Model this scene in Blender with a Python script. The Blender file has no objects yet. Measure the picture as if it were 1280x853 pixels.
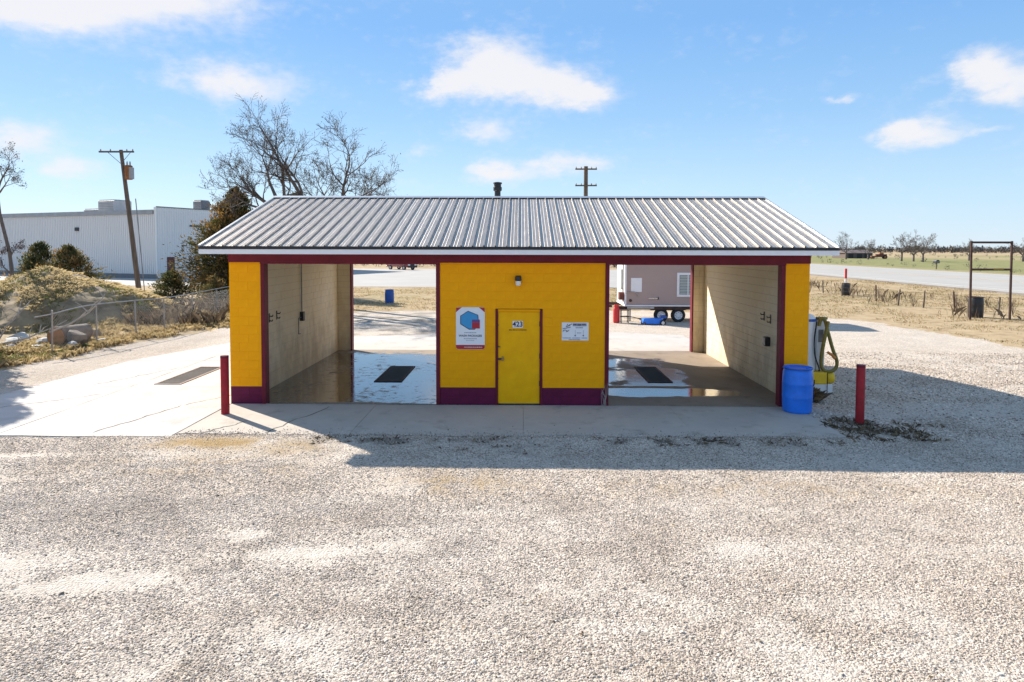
import bpy, bmesh, math, random
import numpy as np
from mathutils import Vector, Matrix, Euler
random.seed(7); RNG = np.random.default_rng(7)
R = math.radians
scene = bpy.context.scene
COL = scene.collection

# ------------------------------------------------------------------ camera
cam_d = bpy.data.cameras.new('camera')
cam_d.lens = 23.99; cam_d.sensor_width = 36.0
cam_d.shift_y = -0.061
cam_d.clip_start = 0.1; cam_d.clip_end = 8000
cam = bpy.data.objects.new('camera', cam_d); COL.objects.link(cam)
cam.location = (0, -14.7225, 3.4259)
cam.rotation_euler = (math.pi/2 - 0.0454, -0.0025, 0.013)
scene.camera = cam

# ------------------------------------------------------------------ light
SUN_TO = Vector((-1.20, 1.075, 1.0)).normalized()
SUN_EL = math.asin(SUN_TO.z); SUN_AZ = math.atan2(SUN_TO.x, SUN_TO.y)
sd = bpy.data.lights.new('sun', 'SUN'); sd.energy = 5.0; sd.angle = R(0.5); sd.color = (1.0, 0.92, 0.80)
sun = bpy.data.objects.new('sun', sd); COL.objects.link(sun)
sun.rotation_euler = (-SUN_TO).to_track_quat('-Z', 'Y').to_euler()

world = bpy.data.worlds.new('World'); scene.world = world; world.use_nodes = True
wn, wl = world.node_tree.nodes, world.node_tree.links
wn.clear()
SKY_STRENGTH = 0.11
CLOUDS = [  # azimuth, elevation, half width, half height (degrees), density
    (-33.5, 16.8, 8.0, 2.0, .82), (-26.5, 18.2, 7.0, 1.6, .7), (-36, 15.6, 5, 1.5, .75),
    (-22.6, 12.4, 4.6, 1.45, .85), (-36.6, 7.3, 2.4, 1.15, .85), (-33.6, 5.4, 2.4, .9, .65),
    (-2.6, 14.6, 3.6, 2.2, 1.2), (-6.6, 13.2, 2.3, .9, .85), (2.2, 13.2, 3.4, 1.5, 1.1), (6.0, 12.5, 1.9, .85, .95),
    (-3.3, 9.6, 3.0, 1.0, .62), (-8.4, 7.7, 2.0, .55, .32), (-1.9, 6.2, 2.3, 1.1, .95), (3.2, 6.9, 2.9, .85, .65), (6.4, 6.9, 1.6, .5, .45),
    (29.4, 8.3, 2.5, .95, 1.0), (33.5, 12.2, 1.9, 1.1, .9), (35.3, 10.7, 3.2, 1.2, .85), (24.7, 11.1, 1.1, .4, .65), (33.2, 8.0, 1.6, .35, .5)]
rr = random.Random(3)
for k in range(14):      # clouds carried on out of view, enlarged to add white fill light
    az = rr.uniform(44, 316); el = rr.uniform(6, 40); s = rr.uniform(1.2, 3.0)
    CLOUDS.append((az if az < 180 else az-360, el, 3.2*s, 1.2*s, rr.uniform(.5, 1.)))

def WN(t, **k):
    n = wn.new(t)
    for a, b in k.items(): setattr(n, a, b)
    return n
def wmath(op, a, b=None, c=None, clamp=False):
    n = WN('ShaderNodeMath', operation=op, use_clamp=clamp)
    for i, v in enumerate((a, b, c)):
        if v is None: continue
        if isinstance(v, (int, float)): n.inputs[i].default_value = v
        else: wl.new(v, n.inputs[i])
    return n.outputs[0]
sky = WN('ShaderNodeTexSky', sky_type='NISHITA'); sky.sun_disc = False
sky.sun_elevation = SUN_EL; sky.sun_rotation = SUN_AZ
sky.altitude = 300; sky.air_density = 1.0; sky.dust_density = 0.2; sky.ozone_density = 2.2
tc = WN('ShaderNodeTexCoord')
ns = WN('ShaderNodeTexNoise'); ns.inputs['Scale'].default_value = 16; ns.inputs['Detail'].default_value = 8; ns.inputs['Roughness'].default_value = .62
mp = WN('ShaderNodeMapping'); mp.inputs['Scale'].default_value = (1, 1, 1.9)
wl.new(tc.outputs['Generated'], mp.inputs[0]); wl.new(mp.outputs[0], ns.inputs['Vector'])
nf = WN('ShaderNodeTexNoise'); nf.inputs['Scale'].default_value = 60; nf.inputs['Detail'].default_value = 5
wl.new(mp.outputs[0], nf.inputs['Vector'])
sx = WN('ShaderNodeSeparateXYZ'); wl.new(tc.outputs['Generated'], sx.inputs[0])
az = wmath('ARCTAN2', sx.outputs[0], sx.outputs[1]); el = wmath('ARCSINE', sx.outputs[2])
sn = WN('ShaderNodeSeparateXYZ'); wl.new(ns.outputs['Color'], sn.inputs[0])
az = wmath('ADD', az, wmath('MULTIPLY', wmath('SUBTRACT', sn.outputs[0], .5), .09))
el = wmath('ADD', el, wmath('MULTIPLY', wmath('SUBTRACT', sn.outputs[1], .5), .045))
acc = None
for (a, e, ra, re_, den) in CLOUDS:
    dx = wmath('MULTIPLY', wmath('SUBTRACT', az, R(a)), 1/R(ra))
    dy = wmath('MULTIPLY', wmath('SUBTRACT', el, R(e)), 1/R(re_))
    d = wmath('MULTIPLY_ADD', dx, dx, wmath('MULTIPLY', dy, dy))
    m = wmath('MULTIPLY', wmath('EXPONENT', wmath('MULTIPLY', d, -1.0)), den)
    acc = m if acc is None else wmath('ADD', acc, m)
t = wmath('ADD', acc, wmath('MULTIPLY', wmath('SUBTRACT', nf.outputs['Fac'], .5), .55))
t = wmath('ADD', t, wmath('MULTIPLY', wmath('SUBTRACT', ns.outputs['Fac'], .5), .9))
mr = WN('ShaderNodeMapRange', interpolation_type='SMOOTHSTEP'); wl.new(t, mr.inputs[0])
mr.inputs[1].default_value = .0; mr.inputs[2].default_value = 1.0; mr.inputs[3].default_value = 0; mr.inputs[4].default_value = .93
# clear winter air: the same blue gradient all round the horizon, with part of the physical sky's glow
grd = WN('ShaderNodeValToRGB'); ge = grd.color_ramp.elements
for i_, (p_, c_) in enumerate([(0, (.33, .415, .50)), (1, (.17, .26, .40)), (.08, (.265, .385, .505)), (.18, (.175, .31, .485)), (.30, (.115, .25, .465)), (.42, (.135, .25, .43))]):
    k_ = ge[i_] if i_ < 2 else ge.new(p_)
    k_.position = p_; k_.color = (*c_, 1)
wl.new(sx.outputs[2], grd.inputs[0])
gsc = WN('ShaderNodeVectorMath', operation='SCALE'); gsc.inputs['Scale'].default_value = 1/SKY_STRENGTH; wl.new(grd.outputs[0], gsc.inputs[0])
hs = WN('ShaderNodeMix', data_type='RGBA'); hs.inputs[0].default_value = .86
wl.new(sky.outputs[0], hs.inputs[6]); wl.new(gsc.outputs[0], hs.inputs[7])
bg1 = WN('ShaderNodeBackground'); bg1.inputs[1].default_value = SKY_STRENGTH; wl.new(hs.outputs[2], bg1.inputs[0])
bg2 = WN('ShaderNodeBackground'); bg2.inputs[0].default_value = (.98, .97, 1.0, 1); bg2.inputs[1].default_value = .49
mx = WN('ShaderNodeMixShader'); wl.new(mr.outputs[0], mx.inputs[0]); wl.new(bg1.outputs[0], mx.inputs[1]); wl.new(bg2.outputs[0], mx.inputs[2])
ow = WN('ShaderNodeOutputWorld'); wl.new(mx.outputs[0], ow.inputs[0])

vs = scene.view_settings
vs.view_transform = 'Standard'; vs.look = 'None'; vs.gamma = 1.0; vs.exposure = 0.96
vs.use_curve_mapping = False
scene.cycles.max_bounces = 6; scene.cycles.diffuse_bounces = 3; scene.cycles.glossy_bounces = 3; scene.cycles.transmission_bounces = 2

# ------------------------------------------------------------------ helpers: materials
MATS = {}
def nodes_of(m): return m.node_tree.nodes, m.node_tree.links
def mat(name, col, rough=.7, metal=0., var=.0, vscale=3., bump=0., bscale=40., spec=None, col2=None, stretch=None, objrand=0., coat=0.):
    """principled material; base colour varied by noise (var or towards col2), bump by fine noise"""
    m = bpy.data.materials.new(name); m.use_nodes = True
    N, L = nodes_of(m); b = N['Principled BSDF']
    b.inputs['Base Color'].default_value = (*col, 1); b.inputs['Roughness'].default_value = rough; b.inputs['Metallic'].default_value = metal
    if spec is not None: b.inputs['Specular IOR Level'].default_value = spec
    if coat: b.inputs['Coat Weight'].default_value = coat; b.inputs['Coat Roughness'].default_value = .05
    tc = N.new('ShaderNodeTexCoord'); vec = tc.outputs['Object']
    if stretch:
        mp = N.new('ShaderNodeMapping'); mp.inputs['Scale'].default_value = stretch; L.new(vec, mp.inputs[0]); vec = mp.outputs[0]
    if var or col2:
        n = N.new('ShaderNodeTexNoise'); n.inputs['Scale'].default_value = vscale; n.inputs['Detail'].default_value = 8; n.inputs['Roughness'].default_value = .65
        L.new(vec, n.inputs['Vector'])
        r = N.new('ShaderNodeValToRGB'); r.color_ramp.elements[0].position = .32; r.color_ramp.elements[1].position = .68
        if col2: c0, c1 = col, col2
        else: c0 = tuple(c*(1-var) for c in col); c1 = tuple(min(1, c*(1+var)) for c in col)
        r.color_ramp.elements[0].color = (*c0, 1); r.color_ramp.elements[1].color = (*c1, 1)
        L.new(n.outputs['Fac'], r.inputs[0]); out = r.outputs[0]
        if objrand:
            oi = N.new('ShaderNodeObjectInfo'); mr = N.new('ShaderNodeMapRange'); mr.inputs[3].default_value = 1-objrand; mr.inputs[4].default_value = 1+objrand
            L.new(oi.outputs['Random'], mr.inputs[0]); hv = N.new('ShaderNodeHueSaturation'); L.new(mr.outputs[0], hv.inputs['Value']); L.new(out, hv.inputs['Color']); out = hv.outputs[0]
        L.new(out, b.inputs['Base Color'])
    if bump:
        n2 = N.new('ShaderNodeTexNoise'); n2.inputs['Scale'].default_value = bscale; n2.inputs['Detail'].default_value = 6
        L.new(vec, n2.inputs['Vector'])
        bp = N.new('ShaderNodeBump'); bp.inputs['Strength'].default_value = bump; bp.inputs['Distance'].default_value = .02
        L.new(n2.outputs['Fac'], bp.inputs['Height']); L.new(bp.outputs[0], b.inputs['Normal'])
    MATS[name] = m
    return m

def tone_mat(name, cols, rough=.8, trans=0.):
    """colour ramp over a per-face attribute 'tone'"""
    m = bpy.data.materials.new(name); m.use_nodes = True; N, L = nodes_of(m); b = N['Principled BSDF']
    b.inputs['Roughness'].default_value = rough; b.inputs['Specular IOR Level'].default_value = .2
    a = N.new('ShaderNodeAttribute'); a.attribute_name = 'tone'
    r = N.new('ShaderNodeValToRGB'); e = r.color_ramp.elements
    for i, (p, c) in enumerate(cols):
        if i < 2: el_ = e[i]; el_.position = p
        else: el_ = e.new(p)
        el_.color = (*c, 1)
    L.new(a.outputs['Fac'], r.inputs[0]); L.new(r.outputs[0], b.inputs['Base Color'])
    if trans:
        tr = N.new('ShaderNodeBsdfTranslucent'); L.new(r.outputs[0], tr.inputs[0])
        ms = N.new('ShaderNodeMixShader'); ms.inputs[0].default_value = trans
        L.new(b.outputs[0], ms.inputs[1]); L.new(tr.outputs[0], ms.inputs[2]); L.new(ms.outputs[0], N['Material Output'].inputs[0])
    MATS[name] = m
    return m

# ------------------------------------------------------------------ helpers: geometry
class MB:
    def __init__(s): s.v = []; s.f = []
    def add(s, v, f):
        o = len(s.v); s.v += [tuple(p) for p in v]; s.f += [tuple(i+o for i in q) for q in f]; return s
    def box(s, x0, x1, y0, y1, z0, z1, M=None, bev=0.):
        if bev > 0:
            b = bev; P = []
            for z, ins in ((z0, b), (z0+b, 0), (z1-b, 0), (z1, b)):
                for (x, y) in ((x0, y0), (x1, y0), (x1, y1), (x0, y1)):
                    # octagonal rings keep all edges chamfered
                    sx = 1 if x == x0 else -1; sy = 1 if y == y0 else -1
                    a = (x+sx*(b+ins*.0+ins), y+sy*ins); c = (x+sx*ins, y+sy*(b+ins))
                    first = (sx == 1 and sy == 1) or (sx == -1 and sy == -1)
                    for q in ((c, a) if first else (a, c)): P.append((q[0], q[1], z))
            F = [tuple(reversed(range(8))), tuple(range(24, 32))]
            for r in range(3):
                for k in range(8): F.append((r*8+k, r*8+(k+1) % 8, r*8+8+(k+1) % 8, r*8+8+k))
        else:
            P = [(x, y, z) for z in (z0, z1) for (x, y) in ((x0, y0), (x1, y0), (x1, y1), (x0, y1))]
            F = [(3, 2, 1, 0), (4, 5, 6, 7), (0, 1, 5, 4), (1, 2, 6, 5), (2, 3, 7, 6), (3, 0, 4, 7)]
        if M is not None: P = [M @ Vector(p) for p in P]
        return s.add(P, F)
    def tube(s, pts, rad, n=6, caps=True):
        pts = [Vector(p) for p in pts]
        if isinstance(rad, (int, float)): rad = [rad]*len(pts)
        V = []; up = None
        for i, p in enumerate(pts):
            d = (pts[min(i+1, len(pts)-1)] - pts[max(i-1, 0)])
            if d.length < 1e-9: d = Vector((0, 0, 1))
            d.normalize()
            if up is None:
                up = d.orthogonal().normalized()
            else:
                up = (up - d*up.dot(d))
                up = up.normalized() if up.length > 1e-6 else d.orthogonal().normalized()
            w = d.cross(up)
            for k in range(n):
                a = 2*math.pi*k/n; V.append(p + (up*math.cos(a) + w*math.sin(a))*rad[i])
        F = []
        for i in range(len(pts)-1):
            for k in range(n): F.append((i*n+k, i*n+(k+1) % n, (i+1)*n+(k+1) % n, (i+1)*n+k))
        if caps: F.append(tuple(reversed(range(n)))); F.append(tuple(range((len(pts)-1)*n, len(pts)*n)))
        return s.add(V, F)
    def lathe(s, prof, n=24, c=(0, 0, 0), axis='z', capped=True):
        V = []
        for (r, h) in prof:
            for k in range(n):
                a = 2*math.pi*k/n; x, y = r*math.cos(a), r*math.sin(a)
                p = (x, y, h) if axis == 'z' else ((x, h, y) if axis == 'y' else (h, x, y))
                V.append((p[0]+c[0], p[1]+c[1], p[2]+c[2]))
        F = []
        for i in range(len(prof)-1):
            for k in range(n): F.append((i*n+k, i*n+(k+1) % n, (i+1)*n+(k+1) % n, (i+1)*n+k))
        if capped: F.append(tuple(reversed(range(n)))); F.append(tuple(range((len(prof)-1)*n, len(prof)*n)))
        return s.add(V, F)
    def prism(s, poly, axis, a, b, M=None):
        """extrude a closed 2D outline along an axis from a to b"""
        n = len(poly); V = []
        for h in (a, b):
            for (p, q) in poly: V.append({'x': (h, p, q), 'y': (p, h, q), 'z': (p, q, h)}[axis])
        if M is not None: V = [M @ Vector(p) for p in V]
        F = [tuple(reversed(range(n))), tuple(range(n, 2*n))] + [(k, (k+1) % n, n+(k+1) % n, n+k) for k in range(n)]
        return s.add(V, F)
    def build(s, name, m, parent=None, smooth=False, loc=None):
        me = bpy.data.meshes.new(name); me.from_pydata([tuple(p) for p in s.v], [], s.f)
        bm = bmesh.new(); bm.from_mesh(me); bmesh.ops.recalc_face_normals(bm, faces=bm.faces); bm.to_mesh(me); bm.free()
        if smooth:
            me.shade_smooth() if smooth is True else None
            if smooth is True and hasattr(me, 'set_sharp_from_angle'): me.set_sharp_from_angle(angle=R(38))
        return link(name, me, m, parent, loc)
def link(name, me, m, parent=None, loc=None):
    o = bpy.data.objects.new(name, me); COL.objects.link(o)
    if m is not None and not len(me.materials): me.materials.append(MATS[m] if isinstance(m, str) else m)
    if parent is not None: o.parent = parent
    if loc is not None: o.location = loc
    return o
def tag(o, label=None, cat=None, group=None, kind=None):
    if label: o['label'] = label
    if cat: o['category'] = cat
    if group: o['group'] = group
    if kind: o['kind'] = kind
    return o
def thing(name, label, cat, loc=(0, 0, 0), rz=0, group=None):
    o = bpy.data.objects.new(name, None); COL.objects.link(o); o.location = loc; o.rotation_euler = (0, 0, rz)
    o.empty_display_size = .2
    return tag(o, label, cat, group)
def copy_tree(o, parent=None):
    c = o.copy(); COL.objects.link(c); c.parent = parent
    for ch in list(o.children): copy_tree(ch, c)
    return c
def np_mesh(name, V, F, tone=None):
    """fast mesh from arrays of equal-sized faces"""
    me = bpy.data.meshes.new(name); V = np.asarray(V, np.float32); F = np.asarray(F, np.int32); k = F.shape[1]
    me.vertices.add(len(V)); me.vertices.foreach_set('co', V.ravel())
    me.loops.add(F.size); me.loops.foreach_set('vertex_index', F.ravel())
    me.polygons.add(len(F)); me.polygons.foreach_set('loop_start', np.arange(0, F.size, k, dtype=np.int32))
    me.update(calc_edges=True)
    if tone is not None:
        a = me.attributes.new('tone', 'FLOAT', 'FACE'); a.data.foreach_set('value', np.asarray(tone, np.float32))
    return me
def vnoise(x, y, seed=0):
    """smooth value noise, numpy"""
    xi = np.floor(x).astype(np.int64); yi = np.floor(y).astype(np.int64); fx = x-xi; fy = y-yi
    fx = fx*fx*(3-2*fx); fy = fy*fy*(3-2*fy)
    def h(a, b):
        n = (a*374761393 + b*668265263 + seed*1442695041) & 0xffffffff
        n = ((n ^ (n >> 13))*1274126177) & 0xffffffff
        return ((n ^ (n >> 16)) & 0xffff)/65535.
    return (h(xi, yi)*(1-fx)+h(xi+1, yi)*fx)*(1-fy) + (h(xi, yi+1)*(1-fx)+h(xi+1, yi+1)*fx)*fy
def fbm(x, y, s, seed=0, o=4):
    t = 0; a = .5; 
    for k in range(o): t = t + a*vnoise(x*s, y*s, seed+k*17); s *= 2.07; a *= .5
    return t/(1-.5**o)
def poly_sd(P, x, y):
    """signed distance to a polygon, positive inside"""
    P = np.array(P, float); d = np.full(x.shape, 1e9); ins = np.zeros(x.shape, bool)
    for i in range(len(P)):
        a = P[i]; b = P[(i+1) % len(P)]; e = b-a
        t = np.clip(((x-a[0])*e[0]+(y-a[1])*e[1])/(e@e), 0, 1)
        d = np.minimum(d, np.hypot(x-a[0]-t*e[0], y-a[1]-t*e[1]))
        c = ((a[1] > y) != (b[1] > y)) & (x < (b[0]-a[0])*(y-a[1])/(b[1]-a[1]+1e-12)+a[0])
        ins ^= c
    return np.where(ins, d, -d)
def sstep(a, b, x):
    t = np.clip((x-a)/(b-a), 0, 1); return t*t*(3-2*t)
def blades(name, P, h, w, m, lean=.5, tone=None, parent=None, kind='stuff', droop=True):
    """grass blades: one bent two-triangle blade for every root point in P (n,3); h, w arrays or numbers"""
    n = len(P); P = np.asarray(P, float); h = np.broadcast_to(h, n)*RNG.uniform(.5, 1.2, n); w = np.broadcast_to(w, n)
    a = RNG.uniform(0, 2*math.pi, n); l = np.abs(RNG.normal(0, lean, n)); dx, dy = np.cos(a), np.sin(a)
    b = a + RNG.uniform(.8, 2.3, n)
    wx, wy = np.cos(b)*w, np.sin(b)*w
    V = np.zeros((n, 4, 3))
    V[:, 0] = P + np.stack([wx, wy, -.01+0*wx], 1); V[:, 1] = P - np.stack([wx, wy, .01+0*wx], 1)
    V[:, 2] = P + np.stack([-wx*.7+dx*h*l*.35, -wy*.7+dy*h*l*.35, h*.6], 1)
    V[:, 3] = P + np.stack([dx*h*l, dy*h*l, h*(1-.25*np.minimum(l, 2))], 1)
    F = (np.arange(n)[:, None]*4 + np.array([[0, 1, 2]])); F2 = (np.arange(n)[:, None]*4 + np.array([[0, 2, 3]]))
    tn = RNG.uniform(0, 1, n) if tone is None else tone
    me = np_mesh(name, V.reshape(-1, 3), np.concatenate([F, F2]), np.concatenate([tn, tn]))
    o = link(name, me, m, parent)
    if kind: o['kind'] = kind
    return o

# ------------------------------------------------------------------ materials
mat('yellow_paint', (1.0, .405, .002), .6, spec=.15, var=.10, vscale=2.2, bump=.18, bscale=60, objrand=.012)
mat('door_yellow', (1.0, .46, .003), .55, spec=.15, var=.12, vscale=3.5, bump=.05, bscale=25)
mat('maroon_paint', (.145, .014, .028), .55, spec=.2, var=.18, vscale=3, bump=.1, bscale=40)
mat('maroon_skytint', (.13, .009, .045), .55, spec=.2, var=.22, vscale=3, bump=.15, bscale=50, objrand=.05)  # maroon with the blue sky's reflected purple put into the colour
mat('red_paint', (.32, .015, .022), .5, spec=.25, var=.25, vscale=6, bump=.1)
mat('cream_block', (.87, .73, .50), .7, col2=(.90, .81, .63), vscale=1.1, bump=.25, bscale=70)
def stain_walls():
    m = MATS['cream_block']; N, L = nodes_of(m); b = N['Principled BSDF']; src = b.inputs['Base Color'].links[0].from_socket
    g_ = N.new('ShaderNodeNewGeometry'); sp = N.new('ShaderNodeSeparateXYZ'); L.new(g_.outputs['Position'], sp.inputs[0])
    mp = N.new('ShaderNodeMapping'); mp.inputs['Scale'].default_value = (1, 1, .55); L.new(g_.outputs['Position'], mp.inputs[0])
    n = N.new('ShaderNodeTexNoise'); n.inputs['Scale'].default_value = 1.5; n.inputs['Detail'].default_value = 9; n.inputs['Roughness'].default_value = .68; L.new(mp.outputs[0], n.inputs['Vector'])
    zr = N.new('ShaderNodeMapRange'); zr.inputs[1].default_value = 2.9; zr.inputs[2].default_value = .05; zr.inputs[3].default_value = -.24; zr.inputs[4].default_value = .24; L.new(sp.outputs[2], zr.inputs[0])
    ad = N.new('ShaderNodeMath'); ad.operation = 'ADD'; L.new(n.outputs['Fac'], ad.inputs[0]); L.new(zr.outputs[0], ad.inputs[1])
    mr = N.new('ShaderNodeMapRange'); mr.inputs[1].default_value = .50; mr.inputs[2].default_value = .80; mr.inputs[4].default_value = .6; L.new(ad.outputs[0], mr.inputs[0])
    x = N.new('ShaderNodeMix'); x.data_type = 'RGBA'; L.new(mr.outputs[0], x.inputs[0]); L.new(src, x.inputs[6]); x.inputs[7].default_value = (.40, .29, .165, 1); L.new(x.outputs[2], b.inputs['Base Color'])
stain_walls()     # splashed mud and mildew on the wash-bay blocks
mat('white_trim', (.80, .80, .82), .5, var=.03, vscale=6)
mat('dark_trim', (.015, .015, .02), .5)
mat('mortar_yellow', (.96, .393, .002), .7, spec=.15)
mat('mortar_skytint', (.12, .008, .042), .7)  # joints of the base, given the same sky-purple tint
mat('mortar_cream', (.62, .52, .37), .8, var=.1)
mat('ceiling_board', (.5, .46, .38), .8, var=.1)
mat('black_metal', (.02, .02, .022), .45, var=.3, vscale=8)
mat('grey_metal', (.25, .25, .26), .45, .6, var=.25, vscale=6)
mat('galv', (.55, .56, .58), .42, .75, var=.12, vscale=3)
mat('rust_metal', (.065, .032, .024), .75, var=.45, vscale=5, bump=.2)
mat('brass', (.30, .20, .08), .4, .8)
mat('white_sign', (.78, .80, .84), .45, var=.02)
mat('red_print', (.42, .012, .03), .5); mat('blue_print', (.03, .30, .62), .5); mat('ink', (.02, .02, .05), .6)
mat('grey_print', (.32, .34, .42), .6); mat('pale_print', (.72, .55, .55), .6); mat('purple_print', (.13, .05, .22), .5)
mat('glass_lamp', (.75, .75, .70), .15)
mat('blue_plastic', (.014, .19, .80), .42, var=.16, vscale=5, bump=.05, bscale=12)
mat('blue_dark', (.012, .085, .36), .45, var=.15, vscale=3)
mat('white_plastic', (.74, .75, .76), .4, var=.05, vscale=3)
mat('vac_yellow', (.80, .52, .012), .45, var=.1, vscale=4)
mat('hose', (.20, .17, .035), .55, var=.2, vscale=9)
mat('black_rubber', (.015, .015, .016), .75, var=.2)
mat('orange_plastic', (.6, .22, .05), .5)
mat('wood_pole', (.16, .115, .085), .85, var=.35, vscale=1.5, stretch=(6, 6, .6), bump=.3, bscale=8)
mat('transformer', (.30, .11, .03), .7, var=.5, vscale=4)
mat('porcelain', (.3, .3, .32), .3)
mat('bark', (.12, .095, .08), .9, col2=(.20, .16, .135), vscale=4, stretch=(3, 3, .7), bump=.5, bscale=14)
mat('twig', (.115, .095, .085), .9, var=.3, vscale=2)
mat('dry_stem', (.24, .175, .115), .9, var=.25)
mat('asphalt', (.37, .35, .325), .85, var=.07, vscale=.25, bump=.15, bscale=20)
mat('line_paint', (.75, .72, .60), .7); mat('line_yellow', (.65, .42, .06), .7)
mat('brown_siding', (.39, .295, .265), .6, var=.04, vscale=.8)
mat('steel_rail', (.45, .43, .40), .5, .4, var=.15)
mat('pane', (.10, .13, .13), .08, var=.2, vscale=3)
mat('blind', (.42, .46, .44), .6, var=.2, stretch=(1, 1, 18), vscale=2)
mat('tank_red', (.60, .03, .03), .45)
mat('car_red', (.20, .015, .02), .25, coat=.6)
mat('car_glass', (.02, .022, .025), .08)
mat('chrome', (.6, .6, .62), .2, .9)
mat('warehouse_wall', (.80, .76, .73), .5, var=.03, vscale=.2)
mat('warehouse_side', (.82, .80, .77), .45, var=.03, vscale=.2)
mat('hvac', (.35, .35, .36), .5, .3, var=.15, vscale=1)
mat('hvac_dark', (.17, .17, .18), .55, var=.15, vscale=1)
mat('log_bark', (.20, .17, .14), .9, var=.35, vscale=4, bump=.5, bscale=10)
mat('log_end', (.42, .20, .09), .8, var=.3, vscale=5)
mat('rubble', (.52, .50, .47), .85, var=.2, vscale=3, bump=.4, bscale=10)
mat('pale_stick', (.40, .36, .31), .9, var=.2)
mat('fence_steel', (.33, .33, .33), .5, .5, var=.15)
mat('post_wood', (.14, .11, .085), .9, var=.3, vscale=4, stretch=(4, 4, 1))
mat('barn_roof', (.16, .12, .11), .7, var=.2); mat('barn_wall', (.13, .10, .085), .8, var=.2)
mat('farm_red', (.14, .04, .03), .6, var=.3); mat('farm_orange', (.30, .13, .06), .6, var=.2)
tone_mat('dry_grass', [(0, (.13, .09, .045)), (1, (.46, .37, .21)), (.35, (.34, .25, .125)), (.75, (.42, .33, .18))], trans=.55)
tone_mat('dry_weed', [(0, (.07, .05, .035)), (1, (.30, .23, .14)), (.5, (.17, .12, .075))], trans=.15)
tone_mat('green_grass', [(0, (.16, .13, .05)), (1, (.14, .20, .04)), (.5, (.24, .22, .08))], trans=.3)
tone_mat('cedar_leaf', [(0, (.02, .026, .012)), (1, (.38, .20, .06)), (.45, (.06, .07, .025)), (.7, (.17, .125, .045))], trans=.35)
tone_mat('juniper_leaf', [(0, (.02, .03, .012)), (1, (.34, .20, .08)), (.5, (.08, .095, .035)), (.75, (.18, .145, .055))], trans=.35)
tone_mat('far_wood', [(0, (.035, .035, .04)), (1, (.17, .13, .10)), (.5, (.07, .065, .06))])
tone_mat('dead_leaf', [(0, (.05, .03, .03)), (1, (.16, .10, .08))])

# ------------------------------------------------------------------ ground: one sheet to the horizon
LOT = [(-14.7, -40), (-14.5, 3.8), (-13.9, 6.6), (-13.9, 9.6), (-12.3, 13), (-11.5, 18), (-8, 22), (0, 22.5), (7, 23), (12.5, 21), (14.4, 19.2), (16.6, 17.5), (17.1, 13.2), (17.1, 8.6), (18.5, 0), (20, -40)]
def axis(a, b, step, lo, hi):
    c = list(np.arange(a, b+1e-6, step)); s = step; x = a
    left = []
    while x > lo: s *= 1.35; x -= s; left.append(max(x, lo))
    s = step; x = b; right = []
    while x < hi: s *= 1.35; x += s; right.append(min(x, hi))
    return np.array(left[::-1] + c + right)
GX = axis(-30, 32, .16, -4000, 4000); GY = axis(-12, 40, .16, -600, 5000)
gx, gy = np.meshgrid(GX, GY); nx, ny = len(GX), len(GY)
GZ0 = -.027
def ground_z(x, y):
    near = sstep(120, 30, np.hypot(x, y))
    lip = .020*np.exp(-((y+2.62)/.22)**2)*sstep(-12.5, -11.5, x)*sstep(6.5, 5.8, x)
    return GZ0 + lip + near*((fbm(x, y, .35, 5, 3)-.5)*.035 + (fbm(x, y, 1.6, 9, 3)-.5)*.022) - (1-near)*.02
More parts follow.
